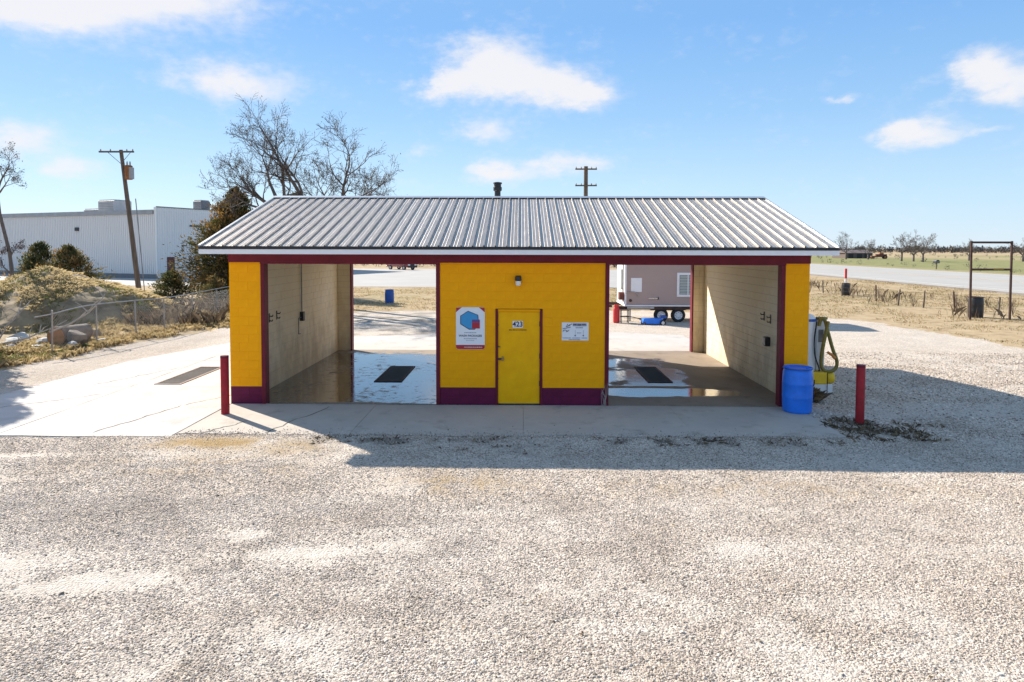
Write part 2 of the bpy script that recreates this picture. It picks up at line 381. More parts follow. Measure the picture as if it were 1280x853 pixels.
def lot_fields(x, y):
    sdv = poly_sd(LOT, x, y)
    wob = (fbm(x, y, .7, 21)-.5)*1.7 + (fbm(x, y, 3., 33)-.5)*.7
    gravel = sstep(-.25, .35, sdv+wob)
    dust = sstep(.56, .74, fbm(x*.6, y*1.5, .55, 41))*.5
    for (cx, cy, rx, ry, w) in ((-4.6, -7.9, 1.7, .35, 1.), (-6.0, -7.6, 1.5, .4, .9), (-3.3, -6.75, .33, .2, 1.2), (-2.5, -7.2, 1.3, .25, .9), (-1.5, -6.6, 1.2, .22, .6), (-.7, -6.0, .7, .12, .6),
                                (2.5, -7.05, .55, .34, .9), (3.1, -6.9, .6, .2, .6), (-2.0, -8.9, .5, .25, .8), (-8.4, -3.7, 1.1, .16, .9), (-2.3, -5.6, .7, .18, .55), (-7.6, -6.9, 1.6, .3, .6), (6.8, -8.4, .8, .3, .35), (-1.5, -8.0, 2.0, .25, .35)):
        d = ((x-cx)/rx)**2 + ((y-cy-.12*(x-cx))/ry)**2
        dust = np.maximum(dust, w*np.exp(-d)*sstep(.25, .6, fbm(x, y, 2.6, 51)+.12))
    # wheel tracks sweeping across the lot: fines pressed to the surface
    for (ox, w_) in ((0., .85), (1.55, .75), (4.6, .5), (6.1, .5)):
        yc = -8.6+.20*(x+7.5-ox*.9)+.012*(x+7.5)**2 + ox*.05
        dust = np.maximum(dust, w_*np.exp(-((y-yc)/.20)**2)*sstep(-12, -8, x)*sstep(5+ox, 0, x)*sstep(.30, .62, fbm(x, y, 1.3, 57)))
    dust = np.maximum(dust, .55*sstep(.50, .66, fbm(x+9, y*1.4, .42, 59))*sstep(.35, .6, fbm(x, y, 3., 58)))
    # the drive along the west fence and the back of the lot are packed and dusty
    dust = np.maximum(dust, .34*sstep(-9.5, -11.8, x)*sstep(-1.5, 2., y)*(.6+.6*fbm(x, y, .8, 61)))
    dust = np.maximum(dust, .55*sstep(5, 11, y)*(.55+.6*fbm(x, y, .6, 62)))
    dirt = np.zeros_like(x)
    n1 = fbm(x, y, 1.5, 71); n2 = fbm(x, y, 5., 77)
    band = np.exp(-((y+2.72)/.28)**2)*sstep(-4.8, -3.2, x)*sstep(6.4, 5.2, x)
    dirt = np.maximum(dirt, band*sstep(.38, .64, .4*n1+.6*n2))
    dirt = np.maximum(dirt, np.exp(-(((x-6.9)/1.25)**2+((y+1.75)/.85)**2))*sstep(.34, .6, .5*n1+.5*n2))
    dirt = np.maximum(dirt, .8*np.exp(-(((x+.2)/1.6)**2+((y+3.1)/.6)**2))*sstep(.42, .62, .5*n1+.5*n2))
    dirt = np.maximum(dirt, .7*sstep(10.5, 13, y)*sstep(24, 19, y)*sstep(-12, -9, x)*sstep(2, -3, x)*sstep(.45, .65, n1))
    dirt = np.maximum(dirt, .30*np.exp(-((y+3.1)/.6)**2)*sstep(-5, -3, x)*sstep(8, 6, x)*sstep(.42, .62, n2))
    dirt = np.maximum(dirt, .30*sstep(-10.9, -12.0, x)*sstep(.5, 2.5, y)*sstep(14, 10, y)*(.4+.9*n1))
    straw = np.exp(-(((x+5.4)/1.1)**2+((y+2.95)/.36)**2))*sstep(.15, .48, n2)*1.3
    straw = np.maximum(straw, .8*np.exp(-(((x+3.9)/.5)**2+((y+3.2)/.4)**2))*sstep(.2, .5, n2)*1.2)
    straw = np.maximum(straw, .75*np.exp(-(((x+.9)/.9)**2+((y+4.9)/.5)**2))*sstep(.35, .58, n2))
    straw = np.maximum(straw, .5*np.exp(-(((x+5.)/1.6)**2+((y+4.2)/.7)**2))*sstep(.45, .65, n2))
    straw = np.maximum(straw, .45*np.exp(-(((x-4.)/3)**2+((y+5.)/.5)**2))*sstep(.5, .68, n2))
    return gravel, np.clip(dust, 0, 1), np.clip(dirt, 0, 1), np.clip(straw, 0, 1)
fx, fy = gx.ravel(), gy.ravel()
gv, du, di, st = lot_fields(fx, fy)
far_n = fbm(fx, fy, .02, 81, 3)
green = sstep(66, 70, fx+6*(fbm(fx, fy, .1, 83)-.5))*sstep(.40, .58, fbm(fx, fy*.35, .018, 85, 3)+.16*sstep(260, 100, fy))*sstep(420, 260, fy)
green = np.maximum(green, .30*sstep(68, 72, fx)*sstep(200, 150, np.hypot(fx-70, fy-110)))
green = np.maximum(green, .6*sstep(-13, -15, fx)*sstep(9, 6, fy)*sstep(.45, .65, fbm(fx, fy, 1.2, 86)))
green = np.maximum(green, .35*sstep(24, 28, fy)*sstep(44, 40, fy)*sstep(.45, .7, fbm(fx, fy, .5, 87)))
gi = np.arange(nx*ny).reshape(ny, nx)
GF = np.stack([gi[:-1, :-1].ravel(), gi[:-1, 1:].ravel(), gi[1:, 1:].ravel(), gi[1:, :-1].ravel()], 1)
gme = np_mesh('ground', np.stack([fx, fy, ground_z(fx, fy)], 1), GF)
for nm, arr in (('gravel', gv), ('dust', du), ('dirt', di), ('straw', st), ('green', green)):
    a = gme.attributes.new(nm, 'FLOAT', 'POINT'); a.data.foreach_set('value', arr.astype(np.float32))
gme.shade_smooth()

def ground_material():
    m = bpy.data.materials.new('ground'); m.use_nodes = True; N, L = nodes_of(m); b = N['Principled BSDF']
    b.inputs['Roughness'].default_value = .95; b.inputs['Specular IOR Level'].default_value = .15
    tc = N.new('ShaderNodeTexCoord')
    def at(n): a = N.new('ShaderNodeAttribute'); a.attribute_name = n; return a.outputs['Fac']
    def noise(s, d=6, r=.6):
        n = N.new('ShaderNodeTexNoise'); n.inputs['Scale'].default_value = s; n.inputs['Detail'].default_value = d; n.inputs['Roughness'].default_value = r
        L.new(tc.outputs['Object'], n.inputs['Vector']); return n.outputs['Fac']
    def ramp(f, cs):
        r = N.new('ShaderNodeValToRGB'); e = r.color_ramp.elements
        for i, (p, c) in enumerate(cs):
            k = e[i] if i < 2 else e.new(p)
            k.position = p; k.color = (*c, 1)
        L.new(f, r.inputs[0]); return r.outputs[0]
    def mix(f, a, c):
        x = N.new('ShaderNodeMix'); x.data_type = 'RGBA'; L.new(f, x.inputs[0]); L.new(a, x.inputs[6]); L.new(c, x.inputs[7]); return x.outputs[2]
    def math_(op, a, c, clamp=False):
        x = N.new('ShaderNodeMath'); x.operation = op; x.use_clamp = clamp
        for i, v in enumerate((a, c)):
            if isinstance(v, (int, float)): x.inputs[i].default_value = v
            else: L.new(v, x.inputs[i])
        return x.outputs[0]
    vo = N.new('ShaderNodeTexVoronoi'); vo.inputs['Scale'].default_value = 42; vo.inputs['Randomness'].default_value = 1; L.new(tc.outputs['Object'], vo.inputs['Vector'])
    sep = N.new('ShaderNodeSeparateColor'); L.new(vo.outputs['Color'], sep.inputs[0])
    stone = ramp(sep.outputs[0], [(0, (.14, .12, .10)), (1, (.71, .62, .53)), (.25, (.38, .325, .27)), (.6, (.56, .485, .41))])
    big = ramp(noise(.9, 8), [(.33, (.82, .78, .74)), (.68, (1.06, 1.04, 1.02))])
    mu = N.new('ShaderNodeMix'); mu.data_type = 'RGBA'; mu.blend_type = 'MULTIPLY'; mu.inputs[0].default_value = 1; L.new(stone, mu.inputs[6]); L.new(big, mu.inputs[7])
    gravel = mu.outputs[2]
    dustc = ramp(noise(6, 8), [(.3, (.49, .43, .37)), (.7, (.66, .60, .53))])
    dirtc = ramp(noise(18, 6), [(.3, (.08, .068, .055)), (.7, (.24, .21, .175))])
    strawc = ramp(noise(25, 6), [(.3, (.24, .145, .055)), (.7, (.46, .33, .17))])
    gm = mix(math_('MULTIPLY', at('dust'), ramp(noise(14), [(.3, (.6, .6, .6)), (.6, (1, 1, 1))])), gravel, dustc)
    gm = mix(at('straw'), gm, strawc)
    grass = ramp(noise(1.3, 9, .7), [(.28, (.20, .14, .08)), (.72, (.50, .39, .25)), (.48, (.40, .30, .18))])
    grass2 = ramp(noise(.35, 9, .7), [(.3, (.15, .155, .06)), (.7, (.30, .285, .13))])
    gr = mix(at('green'), grass, grass2)
    e = math_('ADD', at('gravel'), math_('MULTIPLY', math_('SUBTRACT', noise(9), .5), .9))
    mr = N.new('ShaderNodeMapRange'); mr.inputs[1].default_value = .35; mr.inputs[2].default_value = .6; L.new(e, mr.inputs[0])
    base = mix(mr.outputs[0], gr, gm)
    base = mix(at('dirt'), base, dirtc)
    L.new(base, b.inputs['Base Color'])
    h = math_('ADD', math_('MULTIPLY', vo.outputs['Distance'], -.7), math_('MULTIPLY', noise(30), .8))
    bp = N.new('ShaderNodeBump'); bp.inputs['Strength'].default_value = .55; bp.inputs['Distance'].default_value = .03
    L.new(h, bp.inputs['Height']); L.new(bp.outputs[0], b.inputs['Normal'])
    return m
MATS['ground'] = ground_material()
tag(link('ground', gme, 'ground'), kind='structure')

# loose gravel lying on the lot: every stone real, too many to count
def loose_gravel():
    def cand(n, x0, x1, y0, y1, s0, s1):
        x = RNG.uniform(x0, x1, n); y = RNG.uniform(y0, y1, n)
        g_, d_, t_, w_ = lot_fields(x, y)
        keep = (RNG.uniform(0, 1, n) < g_*(1-.97*np.clip(d_*1.3, 0, 1))*(.45+.75*fbm(x, y, 2.2, 131))*(1-.75*t_)*(1-.93*w_)) & ~((x > -10.6) & (x < 5.9) & (y > -2.42)) & (np.abs(x) < .80*(y+14.7)+.4) | ((x > -6.2) & (x < 5.8) & (y > -2.6) & (y < -1.7) & (RNG.uniform(0, 1, n) < .5*np.exp((-2.40-y)/.13))) & ~((x > -6.4) & (x < 6.3) & (y > -1) & (y < 9))
        s = s0 + (s1-s0)*RNG.uniform(0, 1, n)**2.2
        return x[keep], y[keep], s[keep]
    A = [cand(350000, -8, 8, -9.6, -5.5, .004, .0122), cand(210000, -11, 11, -5.5, -1.5, .005, .0135), cand(40000, 5.9, 17, -2.5, 8, .012, .026), cand(1200, -9, 9, -9.5, -2.6, .013, .024)]
    x = np.concatenate([a[0] for a in A]); y = np.concatenate([a[1] for a in A]); s = np.concatenate([a[2] for a in A])
    on = (x > -6.3) & (x < 5.9) & (y > -2.50) & (y < 0)
    V = np.stack([x, y, np.where(on, .003, ground_z(x, y))+s*.12], 1)
    me = bpy.data.meshes.new('loose_gravel'); me.vertices.add(len(V)); me.vertices.foreach_set('co', V.astype(np.float32).ravel())
    sc = s[:, None]*RNG.uniform(.7, 1.3, (len(s), 3))*np.array([1.1, 1.1, .62])
    a = me.attributes.new('stone_size', 'FLOAT_VECTOR', 'POINT'); a.data.foreach_set('vector', sc.astype(np.float32).ravel())
    m = bpy.data.materials.new('gravel_stone'); m.use_nodes = True; N, L = nodes_of(m); b = N['Principled BSDF']; b.inputs['Roughness'].default_value = .9
    oi = N.new('ShaderNodeObjectInfo'); r = N.new('ShaderNodeValToRGB'); e = r.color_ramp.elements
    for i, (p, c) in enumerate([(0, (.11, .095, .08)), (1, (.80, .71, .62)), (.14, (.33, .285, .24)), (.5, (.56, .485, .415)), (.8, (.69, .605, .52))]):
        k = e[i] if i < 2 else e.new(p)
        k.position = p; k.color = (*c, 1)
    L.new(oi.outputs['Random'], r.inputs[0])
    gp_ = N.new('ShaderNodeNewGeometry'); nz = N.new('ShaderNodeTexNoise'); nz.inputs['Scale'].default_value = .9; nz.inputs['Detail'].default_value = 8; L.new(gp_.outputs['Position'], nz.inputs['Vector'])
    r2 = N.new('ShaderNodeValToRGB'); r2.color_ramp.elements[0].position = .33; r2.color_ramp.elements[1].position = .68; r2.color_ramp.elements[0].color = (.82, .78, .74, 1); r2.color_ramp.elements[1].color = (1.06, 1.04, 1.02, 1)
    L.new(nz.outputs['Fac'], r2.inputs[0]); mm = N.new('ShaderNodeMix'); mm.data_type = 'RGBA'; mm.blend_type = 'MULTIPLY'; mm.inputs[0].default_value = 1; L.new(r.outputs[0], mm.inputs[6]); L.new(r2.outputs[0], mm.inputs[7]); L.new(mm.outputs[2], b.inputs['Base Color'])
    ng = bpy.data.node_groups.new('scatter_stones', 'GeometryNodeTree')
    ng.interface.new_socket('Geometry', in_out='INPUT', socket_type='NodeSocketGeometry'); ng.interface.new_socket('Geometry', in_out='OUTPUT', socket_type='NodeSocketGeometry')
    g = ng.nodes; gi_ = g.new('NodeGroupInput'); go = g.new('NodeGroupOutput')
    ico = g.new('GeometryNodeMeshIcoSphere'); ico.inputs['Subdivisions'].default_value = 1
    sm = g.new('GeometryNodeSetMaterial'); sm.inputs['Material'].default_value = m
    ip = g.new('GeometryNodeInstanceOnPoints'); na = g.new('GeometryNodeInputNamedAttribute'); na.data_type = 'FLOAT_VECTOR'; na.inputs['Name'].default_value = 'stone_size'
    rv = g.new('FunctionNodeRandomValue'); rv.data_type = 'FLOAT_VECTOR'; rv.inputs[0].default_value = (-.45, -.45, 0); rv.inputs[1].default_value = (.45, .45, 6.28)
    ln = ng.links.new
    ln(gi_.outputs[0], ip.inputs['Points']); ln(ico.outputs[0], sm.inputs[0]); ln(sm.outputs[0], ip.inputs['Instance'])
    ln(rv.outputs[0], ip.inputs['Rotation']); ln(na.outputs[0], ip.inputs['Scale']); ln(ip.outputs[0], go.inputs[0])
    o = link('loose_gravel', me, m); md = o.modifiers.new('scatter', 'NODES'); md.node_group = ng
    tag(o, 'pale grey crushed gravel strewn over the lot', 'gravel', kind='stuff')
loose_gravel()

def sheet(name, pts, z, m, jitter=.0, step=.6, thick=0., rs=1, parent=None):
    """flat polygon with a slightly ragged edge; thick gives it a real edge downwards"""
    q = random.Random(rs); P = []
    for i in range(len(pts)):
        a = Vector(pts[i]); b = Vector(pts[(i+1) % len(pts)]); n = max(1, int((b-a).length/step))
        for k in range(n):
            c = a.lerp(b, k/n); e = (b-a).normalized()
            j = q.uniform(-jitter, jitter); P.append((c.x-e.y*j, c.y+e.x*j))
    mb = MB()
    if thick: mb.prism(P, 'z', z-thick, z)
    else: mb.add([(x, y, z) for x, y in P], [tuple(range(len(P)))])
    return mb.build(name, m, parent)

# concrete
def concrete_material(name, c0, c1, stain, wet=0):
    m = bpy.data.materials.new(name); m.use_nodes = True; N, L = nodes_of(m); b = N['Principled BSDF']
    tc = N.new('ShaderNodeTexCoord')
    def noise(s, d=8, r=.65):
        n = N.new('ShaderNodeTexNoise'); n.inputs['Scale'].default_value = s; n.inputs['Detail'].default_value = d; n.inputs['Roughness'].default_value = r
        L.new(tc.outputs['Object'], n.inputs['Vector']); return n.outputs['Fac']
    def ramp(f, cs):
        r = N.new('ShaderNodeValToRGB'); e = r.color_ramp.elements
        for i, (p, c) in enumerate(cs): e[i].position = p; e[i].color = (*c, 1)
        L.new(f, r.inputs[0]); return r.outputs[0]
    base = ramp(noise(.8), [(.3, c0), (.7, c1)])
    mask = ramp(noise(1.7), [(.55, (0, 0, 0)), (.75, (1, 1, 1))])
    x = N.new('ShaderNodeMix'); x.data_type = 'RGBA'; L.new(mask, x.inputs[0]); L.new(base, x.inputs[6]); x.inputs[7].default_value = (*stain, 1)
    L.new(x.outputs[2], b.inputs['Base Color']); b.inputs['Roughness'].default_value = .85; b.inputs['Specular IOR Level'].default_value = .3
    bp = N.new('ShaderNodeBump'); bp.inputs['Strength'].default_value = .2; bp.inputs['Distance'].default_value = .01
    L.new(noise(60), bp.inputs['Height']); L.new(bp.outputs[0], b.inputs['Normal'])
    if wet:   # a film of water: darker, glossy where the film lies
        am = N.new('ShaderNodeAttribute'); am.attribute_name = 'wet'
        e = N.new('ShaderNodeMath'); e.operation = 'MULTIPLY_ADD'; L.new(noise(5), e.inputs[0]); e.inputs[1].default_value = .8; L.new(am.outputs['Fac'], e.inputs[2])
        mr = N.new('ShaderNodeMapRange'); L.new(e.outputs[0], mr.inputs[0]); mr.inputs[1].default_value = .78; mr.inputs[2].default_value = .98
        dk = N.new('ShaderNodeMix'); dk.data_type = 'RGBA'; dk.blend_type = 'MULTIPLY'; L.new(mr.outputs[0], dk.inputs[0]); L.new(x.outputs[2], dk.inputs[6]); dk.inputs[7].default_value = (.16, .14, .12, 1)
        L.new(dk.outputs[2], b.inputs['Base Color'])
        rr_ = N.new('ShaderNodeMapRange'); L.new(mr.outputs[0], rr_.inputs[0]); rr_.inputs[3].default_value = .7; rr_.inputs[4].default_value = .045; L.new(rr_.outputs[0], b.inputs['Roughness'])
        cw = N.new('ShaderNodeMath'); cw.operation = 'MULTIPLY'; cw.inputs[1].default_value = .5; L.new(mr.outputs[0], cw.inputs[0]); L.new(cw.outputs[0], b.inputs['Coat Weight']); b.inputs['Coat Roughness'].default_value = .03; b.inputs['Coat IOR'].default_value = 1.5
        b.inputs['Specular IOR Level'].default_value = .5
        bs = N.new('ShaderNodeMapRange'); L.new(mr.outputs[0], bs.inputs[0]); bs.inputs[3].default_value = .25; bs.inputs[4].default_value = .02; L.new(bs.outputs[0], bp.inputs['Strength'])
        w2 = N.new('ShaderNodeBump'); w2.inputs['Strength'].default_value = .07; w2.inputs['Distance'].default_value = .03; L.new(noise(5, 5), w2.inputs['Height']); L.new(bp.outputs[0], w2.inputs['Normal'])
        L.new(w2.outputs[0], b.inputs['Normal'])
        L.new(w2.outputs[0], b.inputs['Coat Normal'])
    MATS[name] = m
concrete_material('pad_concrete', (.46, .43, .40), (.55, .52, .49), (.37, .34, .31))
concrete_material('apron_concrete', (.42, .37, .32), (.52, .465, .40), (.30, .26, .215))
concrete_material('bay_concrete', (.23, .18, .135), (.32, .26, .205), (.15, .115, .085), wet=1)
mat('crack_fill', (.09, .08, .07), .9, var=.3)
mat('pit_shade', (.01, .01, .01), .9)  # near-black: shade below the grates put into the colour

def ribbon(name, pts, w, z, m, parent):
    """narrow strip along a polyline"""
    V = []; P = [Vector(p) for p in pts]
    for i, p in enumerate(P):
        d = (P[min(i+1, len(P)-1)]-P[max(i-1, 0)]).normalized(); k = Vector((-d.y, d.x))*w*(.35+.65*random.random() if 0 < i < len(P)-1 else .1)
        V += [(p.x+k.x, p.y+k.y, z), (p.x-k.x, p.y-k.y, z)]
    F = [(2*i, 2*i+1, 2*i+3, 2*i+2) for i in range(len(P)-1)]
    return MB().add(V, F).build(name, m, parent)
def wiggle(a, b, n, amp):
    a = Vector(a); b = Vector(b); e = (b-a); s = Vector((-e.y, e.x)).normalized()
    return [tuple(a.lerp(b, i/n) + s*random.uniform(-amp, amp)) for i in range(n+1)]

pad = bpy.data.objects.new('concrete_pad', None); COL.objects.link(pad)
pad['kind'] = 'structure'
g = .012
XS = [-12.6, -9.55, -6.33]; YS = [-2.62, 1.75, 5.6, 9.3]
def padlimit(y): return -12.2 + max(0, (y-5.7))*.50 if y > 5.7 else -12.05+.06*y
k = 0
for j in range(3):
    for i in range(2):
        y0, y1 = YS[j]+g, YS[j+1]-g
        x0, x1 = XS[i]+g, XS[i+1]-g
        if i == 0: P = [(padlimit(y0), y0), (x1, y0), (x1, y1), (min(padlimit(y1), x1-.1), y1)]
        else: P = [(max(x0, padlimit(y0)) if i == 0 else x0, y0), (x1, y0), (x1, y1), (x0 if padlimit(y1) < x0 else padlimit(y1), y1)]
        k += 1
        sl = sheet('slab', P, .0, 'pad_concrete', .012, .5, .12, k, pad)
        if (i, j) == (1, 0):
            ribbon('crack', wiggle((-7.9, -2.4), (-7.3, -.2), 14, .05), .022, .003, 'crack_fill', sl)
            ribbon('crack', wiggle((-7.3, -.2), (-6.5, 1.1), 10, .05), .016, .003, 'crack_fill', sl)
        if (i, j) == (0, 0):
            ribbon('crack', wiggle((-11.2, -.6), (-9.7, .9), 14, .06), .02, .003, 'crack_fill', sl)
        if (i, j) == (0, 1): ribbon('crack', wiggle((-10.6, 1.9), (-9.65, 4.4), 14, .06), .022, .003, 'crack_fill', sl)
        if (i, j) == (1, 1): ribbon('crack', wiggle((-9.4, 4.3), (-6.6, 4.9), 14, .04), .012, .003, 'crack_fill', sl)
apron = bpy.data.objects.new('apron', None); COL.objects.link(apron); apron['kind'] = 'structure'
for (x0, x1, c) in ((-6.31, -3.143, 0), (-3.137, .057, 1), (.063, 3.207, 2), (3.213, 5.95, 3)):
    fe = [(x0+(x1-x0)*q/14, -2.42+.10*math.sin((x0+(x1-x0)*q/14)*1.9)*(random.random()*.6+.2)+random.uniform(-.05, .05)+(.1*(q/14)**2 if c == 3 else 0)) for q in range(15)]   # broken front edge
    sl = sheet('slab', fe+[(x1, -.005), (x0, -.005)], -.001-.003*(c % 2), 'apron_concrete', .0, .35, .12, 20+c, apron)
    if c == 0:
        ribbon('crack', wiggle((-5.9, -2.4), (-5.35, -1.5), 10, .05), .02, .004, 'crack_fill', sl)
        ribbon('crack', wiggle((-4.7, -2.4), (-4.1, -.2), 12, .06), .014, .004, 'crack_fill', sl)
# the slab between the rear of the bays and the lot behind
rear = tag(sheet('rear_apron', [(-6.3, 7.93), (6.2, 7.93), (6.4, 12.1), (4, 12.9), (-2, 12.4), (-6.8, 11.2)], -.004, 'pad_concrete', .05, .5, .1, 31), kind='structure')

# bay floors with a film of water: wetness painted where the water lies (level, drains to the grate)
def bay_floor(name, x0, x1, wetf, m='bay_concrete'):
    X = np.linspace(x0, x1, 60); Y = np.linspace(.0, 7.92, 110); a, b_ = np.meshgrid(X, Y)
    i = np.arange(a.size).reshape(a.shape); F = np.stack([i[:-1, :-1].ravel(), i[:-1, 1:].ravel(), i[1:, 1:].ravel(), i[1:, :-1].ravel()], 1)
    me = np_mesh(name, np.stack([a.ravel(), b_.ravel(), 0*a.ravel()+.002], 1), F)
    w = me.attributes.new('wet', 'FLOAT', 'POINT'); w.data.foreach_set('value', wetf(a.ravel(), b_.ravel()).astype(np.float32))
    return tag(link(name, me, m), kind='structure')
def wet_l(x, y):
    w = .455+.27*fbm(x*1.6, y*.6, 1.2, 19)
    return w*sstep(.02, .2, y-.10*np.sin(x*1.3)+.12*fbm(x, y, 1.5, 12)) - .28*sstep(7.0, 7.8, y+.6*fbm(x, y, .8, 13))
def wet_r(x, y):
    f = fbm(x, y, 1.6, 15); w = np.zeros_like(x)-.1
    w = np.maximum(w, .75*sstep(.0, .12, .52-np.abs(y-1.38-.35*(f-.5)) - .10*np.maximum(x-3.6, 0))*sstep(5.35, 5.0, x+.5*(f-.5)))
    w = np.maximum(w, (1.1*f-.02)*sstep(.0, .6, 4.7-x+.6*(f-.5))*sstep(1.95, 2.2, y)*sstep(6.9, 5.9, y-.0))
    return w
bay_floor('bay_floor', -6.05, -1.70, wet_l)
bay_floor('bay_floor', 1.80, 6.09, wet_r)

# ------------------------------------------------------------------ roads and verges
hw = tag(sheet('highway', [(39.0, -200), (64.5, -200), (66.2, 3000), (38.5, 3000)], .0, 'asphalt', .0, 60, .06), kind='structure')
for (a, b_, m_) in ((51.3, 51.42, 'line_yellow'), (51.6, 51.72, 'line_yellow'), (40.6, 40.75, 'line_paint'), (63.2, 63.35, 'line_paint')):
    MB().add([(a, -200, .004), (b_, -200, .004), (b_+.6, 3000, .004), (a+.6, 3000, .004)], [(0, 1, 2, 3)]).build('road_marking', m_, hw)
tag(sheet('side_road', [(-160, 47), (16, 44), (18, 92), (-160, 100)], -.01, 'asphalt', .0, 60, .06), kind='structure')
mat('shoulder', (.24, .20, .165), .95, var=.25, vscale=.5, bump=.2)
tag(sheet('shoulder', [(37.4, -200), (38.99, -200), (38.49, 3000), (36.9, 3000)], -.02, 'shoulder', .0, 40, .06), kind='structure')

# ------------------------------------------------------------------ the car wash building
B = thing('car_wash_building', 'yellow and maroon two-bay car wash with ribbed metal roof', 'building')
WL, WR, DEP = -6.334, 6.204, 7.912
LO, LI, RI, RO = -5.56, -1.834, 1.911, 5.60       # bay openings: outer and inner edges
ZL, ZB, CH = 3.06, .38, .1914                       # lintel underside, painted base, course height
BW = .4064
_bc = {}
def block_mesh(w, m):
    key = (round(w, 3), m)
    if key not in _bc:
        mb = MB(); mb.box(0, w-.0025, 0, .05, 0, CH-.0025, bev=.002)
        me = bpy.data.meshes.new('concrete_block'); me.from_pydata([tuple(v) for v in mb.v], [], mb.f)
        bm = bmesh.new(); bm.from_mesh(me); bmesh.ops.recalc_face_normals(bm, faces=bm.faces); bm.to_mesh(me); bm.free()
        me.materials.append(MATS[m]); _bc[key] = me
    return _bc[key]
def facade(x0, x1, hole=None):
    """block wall facing the yard: a core and its painted blocks in running bond"""
    core = MB()
    base = []
    def cbox(a, b, z0, z1):
        if z0 < ZB: base.append((a, b))
        core.box(a, b, .003, .2, max(z0, ZB), z1)
    if hole:
        cbox(x0, hole[0], 0, 3.28); cbox(hole[1], x1, 0, 3.28); cbox(hole[0], hole[1], hole[2], 3.28)
    else: cbox(x0, x1, 0, 3.28)
    wall = core.build('front_wall', 'mortar_yellow', B); [MB().box(a, b, .003, .2, 0, ZB-.002).build('base_course', 'mortar_skytint', wall) for a, b in base]
    nrow = 16
    for r in range(nrow):
        z = r*.19 if r < 2 else ZB+(r-2)*CH
        m = 'maroon_skytint' if r < 2 else 'yellow_paint'
        off = 0 if r % 2 else -BW/2
        spans = [(x0, x1)]
        if hole and z < hole[2]-.01: spans = [(x0, hole[0]), (hole[1], x1)]
        e = x0 + off
        while e < x1:
            for (a, b_) in spans:
                p, q = max(e, a), min(e+BW, b_)
                if q-p > .03:
                    o = bpy.data.objects.new('concrete_block', block_mesh(q-p, m)); COL.objects.link(o); o.parent = wall
                    o.location = (p, -.0005*random.random()*4, z)
                    if r < 2: o.scale.z = .19/CH
            e += BW
    return wall
JW = .085
facade(WL, LO-JW); facade(LI+JW, RI-JW, (-.545, .475, ZB+9*CH)); facade(RO+JW, WR)
def joined_blocks(name, face, u0, u1, z1, m, flip, axis_='x', mm='mortar_cream', parent=B):
    """interior block face seen at a slant: blocks too narrow to pick apart, still real relief"""
    mb = MB(); r = 0; z = 0
    while z < z1-.02:
        h = min(CH, z1-z); e = u0 - (BW/2 if r % 2 else 0)
        while e < u1:
            p, q = max(e, u0), min(e+BW, u1); j = random.uniform(0, .002)
            if q-p > .03:
                a, b_ = sorted((face+flip*j, face-flip*.02))
                if axis_ == 'x': mb.box(a, b_, p+.004, q-.004, z+.004, z+h-.004)
                else: mb.box(p+.004, q-.004, a, b_, z+.004, z+h-.004)
            e += BW
        z += CH; r += 1
    o = mb.build(name, m, parent); o['kind'] = 'stuff'; return o
# side walls (core set back a little from the block faces)
LWI, RWI = -6.05, 6.02
wl_ = MB().box(WL+.01, LWI-.008, .2, DEP-.2, 0, 3.28).build('side_wall', 'mortar_cream', B)
wr_ = MB().box(RWI+.008, WR-.01, .2, DEP-.2, 0, 3.28).build('side_wall', 'mortar_cream', B)
joined_blocks('interior_blocks', LWI, .21, DEP-.21, 3.12, 'cream_block', 1, parent=wl_)
joined_blocks('interior_blocks', RWI, .21, DEP-.21, 3.12, 'cream_block', -1, parent=wr_)
joined_blocks('outer_blocks', WL, .0, DEP, 3.28, 'yellow_paint', -1, parent=wl_)
joined_blocks('outer_blocks', WR, .0, DEP, 3.28, 'yellow_paint', 1, parent=wr_)
# rear wall: two end piers and the back of the middle room
for (a, b_) in ((WL+.012, LO-.05), (LI+.05, RI-.05), (RO+.05, WR-.012)):
    rw = MB().box(a, b_, DEP-.192, DEP-.008, 0, 3.28).build('rear_wall', 'mortar_cream', B)
    joined_blocks('inner_blocks', DEP-.2, max(a, LWI+.001), min(b_, RWI-.001), 3.12, 'cream_block', -1, 'y', parent=rw)
    joined_blocks('outer_blocks', DEP, a, b_, 3.28, 'yellow_paint', 1, 'y', parent=rw)
for s, x in ((1, LI+.07), (-1, RI-.07)):
    sw = MB().box(min(x+s*.008, x+s*.15), max(x+s*.008, x+s*.15), .205, DEP-.205, 0, 3.28).build('middle_wall', 'mortar_cream', B)
    joined_blocks('interior_blocks', x, .205, DEP-.21, 3.12, 'cream_block', -s, parent=sw)
# lintels and boards
MB().box(WL-.004, WR+.004, -.035, .0045, 3.095, 3.283).build('header_board', 'maroon_paint', B)
for (a, b_) in ((LO-JW, LI+JW), (RI-JW, RO+JW)):
    MB().box(a, b_, -.045, .19, ZL, 3.125).build('lintel', 'maroon_paint', B)
    MB().box(a, b_, .20, DEP-.20, 3.20, 3.27).build('beam', 'maroon_paint', B)
    MB().box(a+.03, b_-.03, DEP-.19, DEP+.04, ZL, 3.28).build('lintel', 'maroon_paint', B)
for (a, b_) in ((LO-JW, LO), (LI, LI+JW), (RI-JW, RI), (RO, RO+JW)):
    MB().box(a, b_, -.022, .205, .0, ZL-.002, bev=.004).build('door_jamb', 'maroon_paint', B)
    MB().box(a+.02, b_-.02+.0, DEP-.235, DEP+.02, .0, ZL-.002).build('door_jamb', 'maroon_paint', B)
MB().box(LWI-.1, RWI+.1, .22, DEP-.22, 3.13, 3.16).build('ceiling', 'ceiling_board', B)
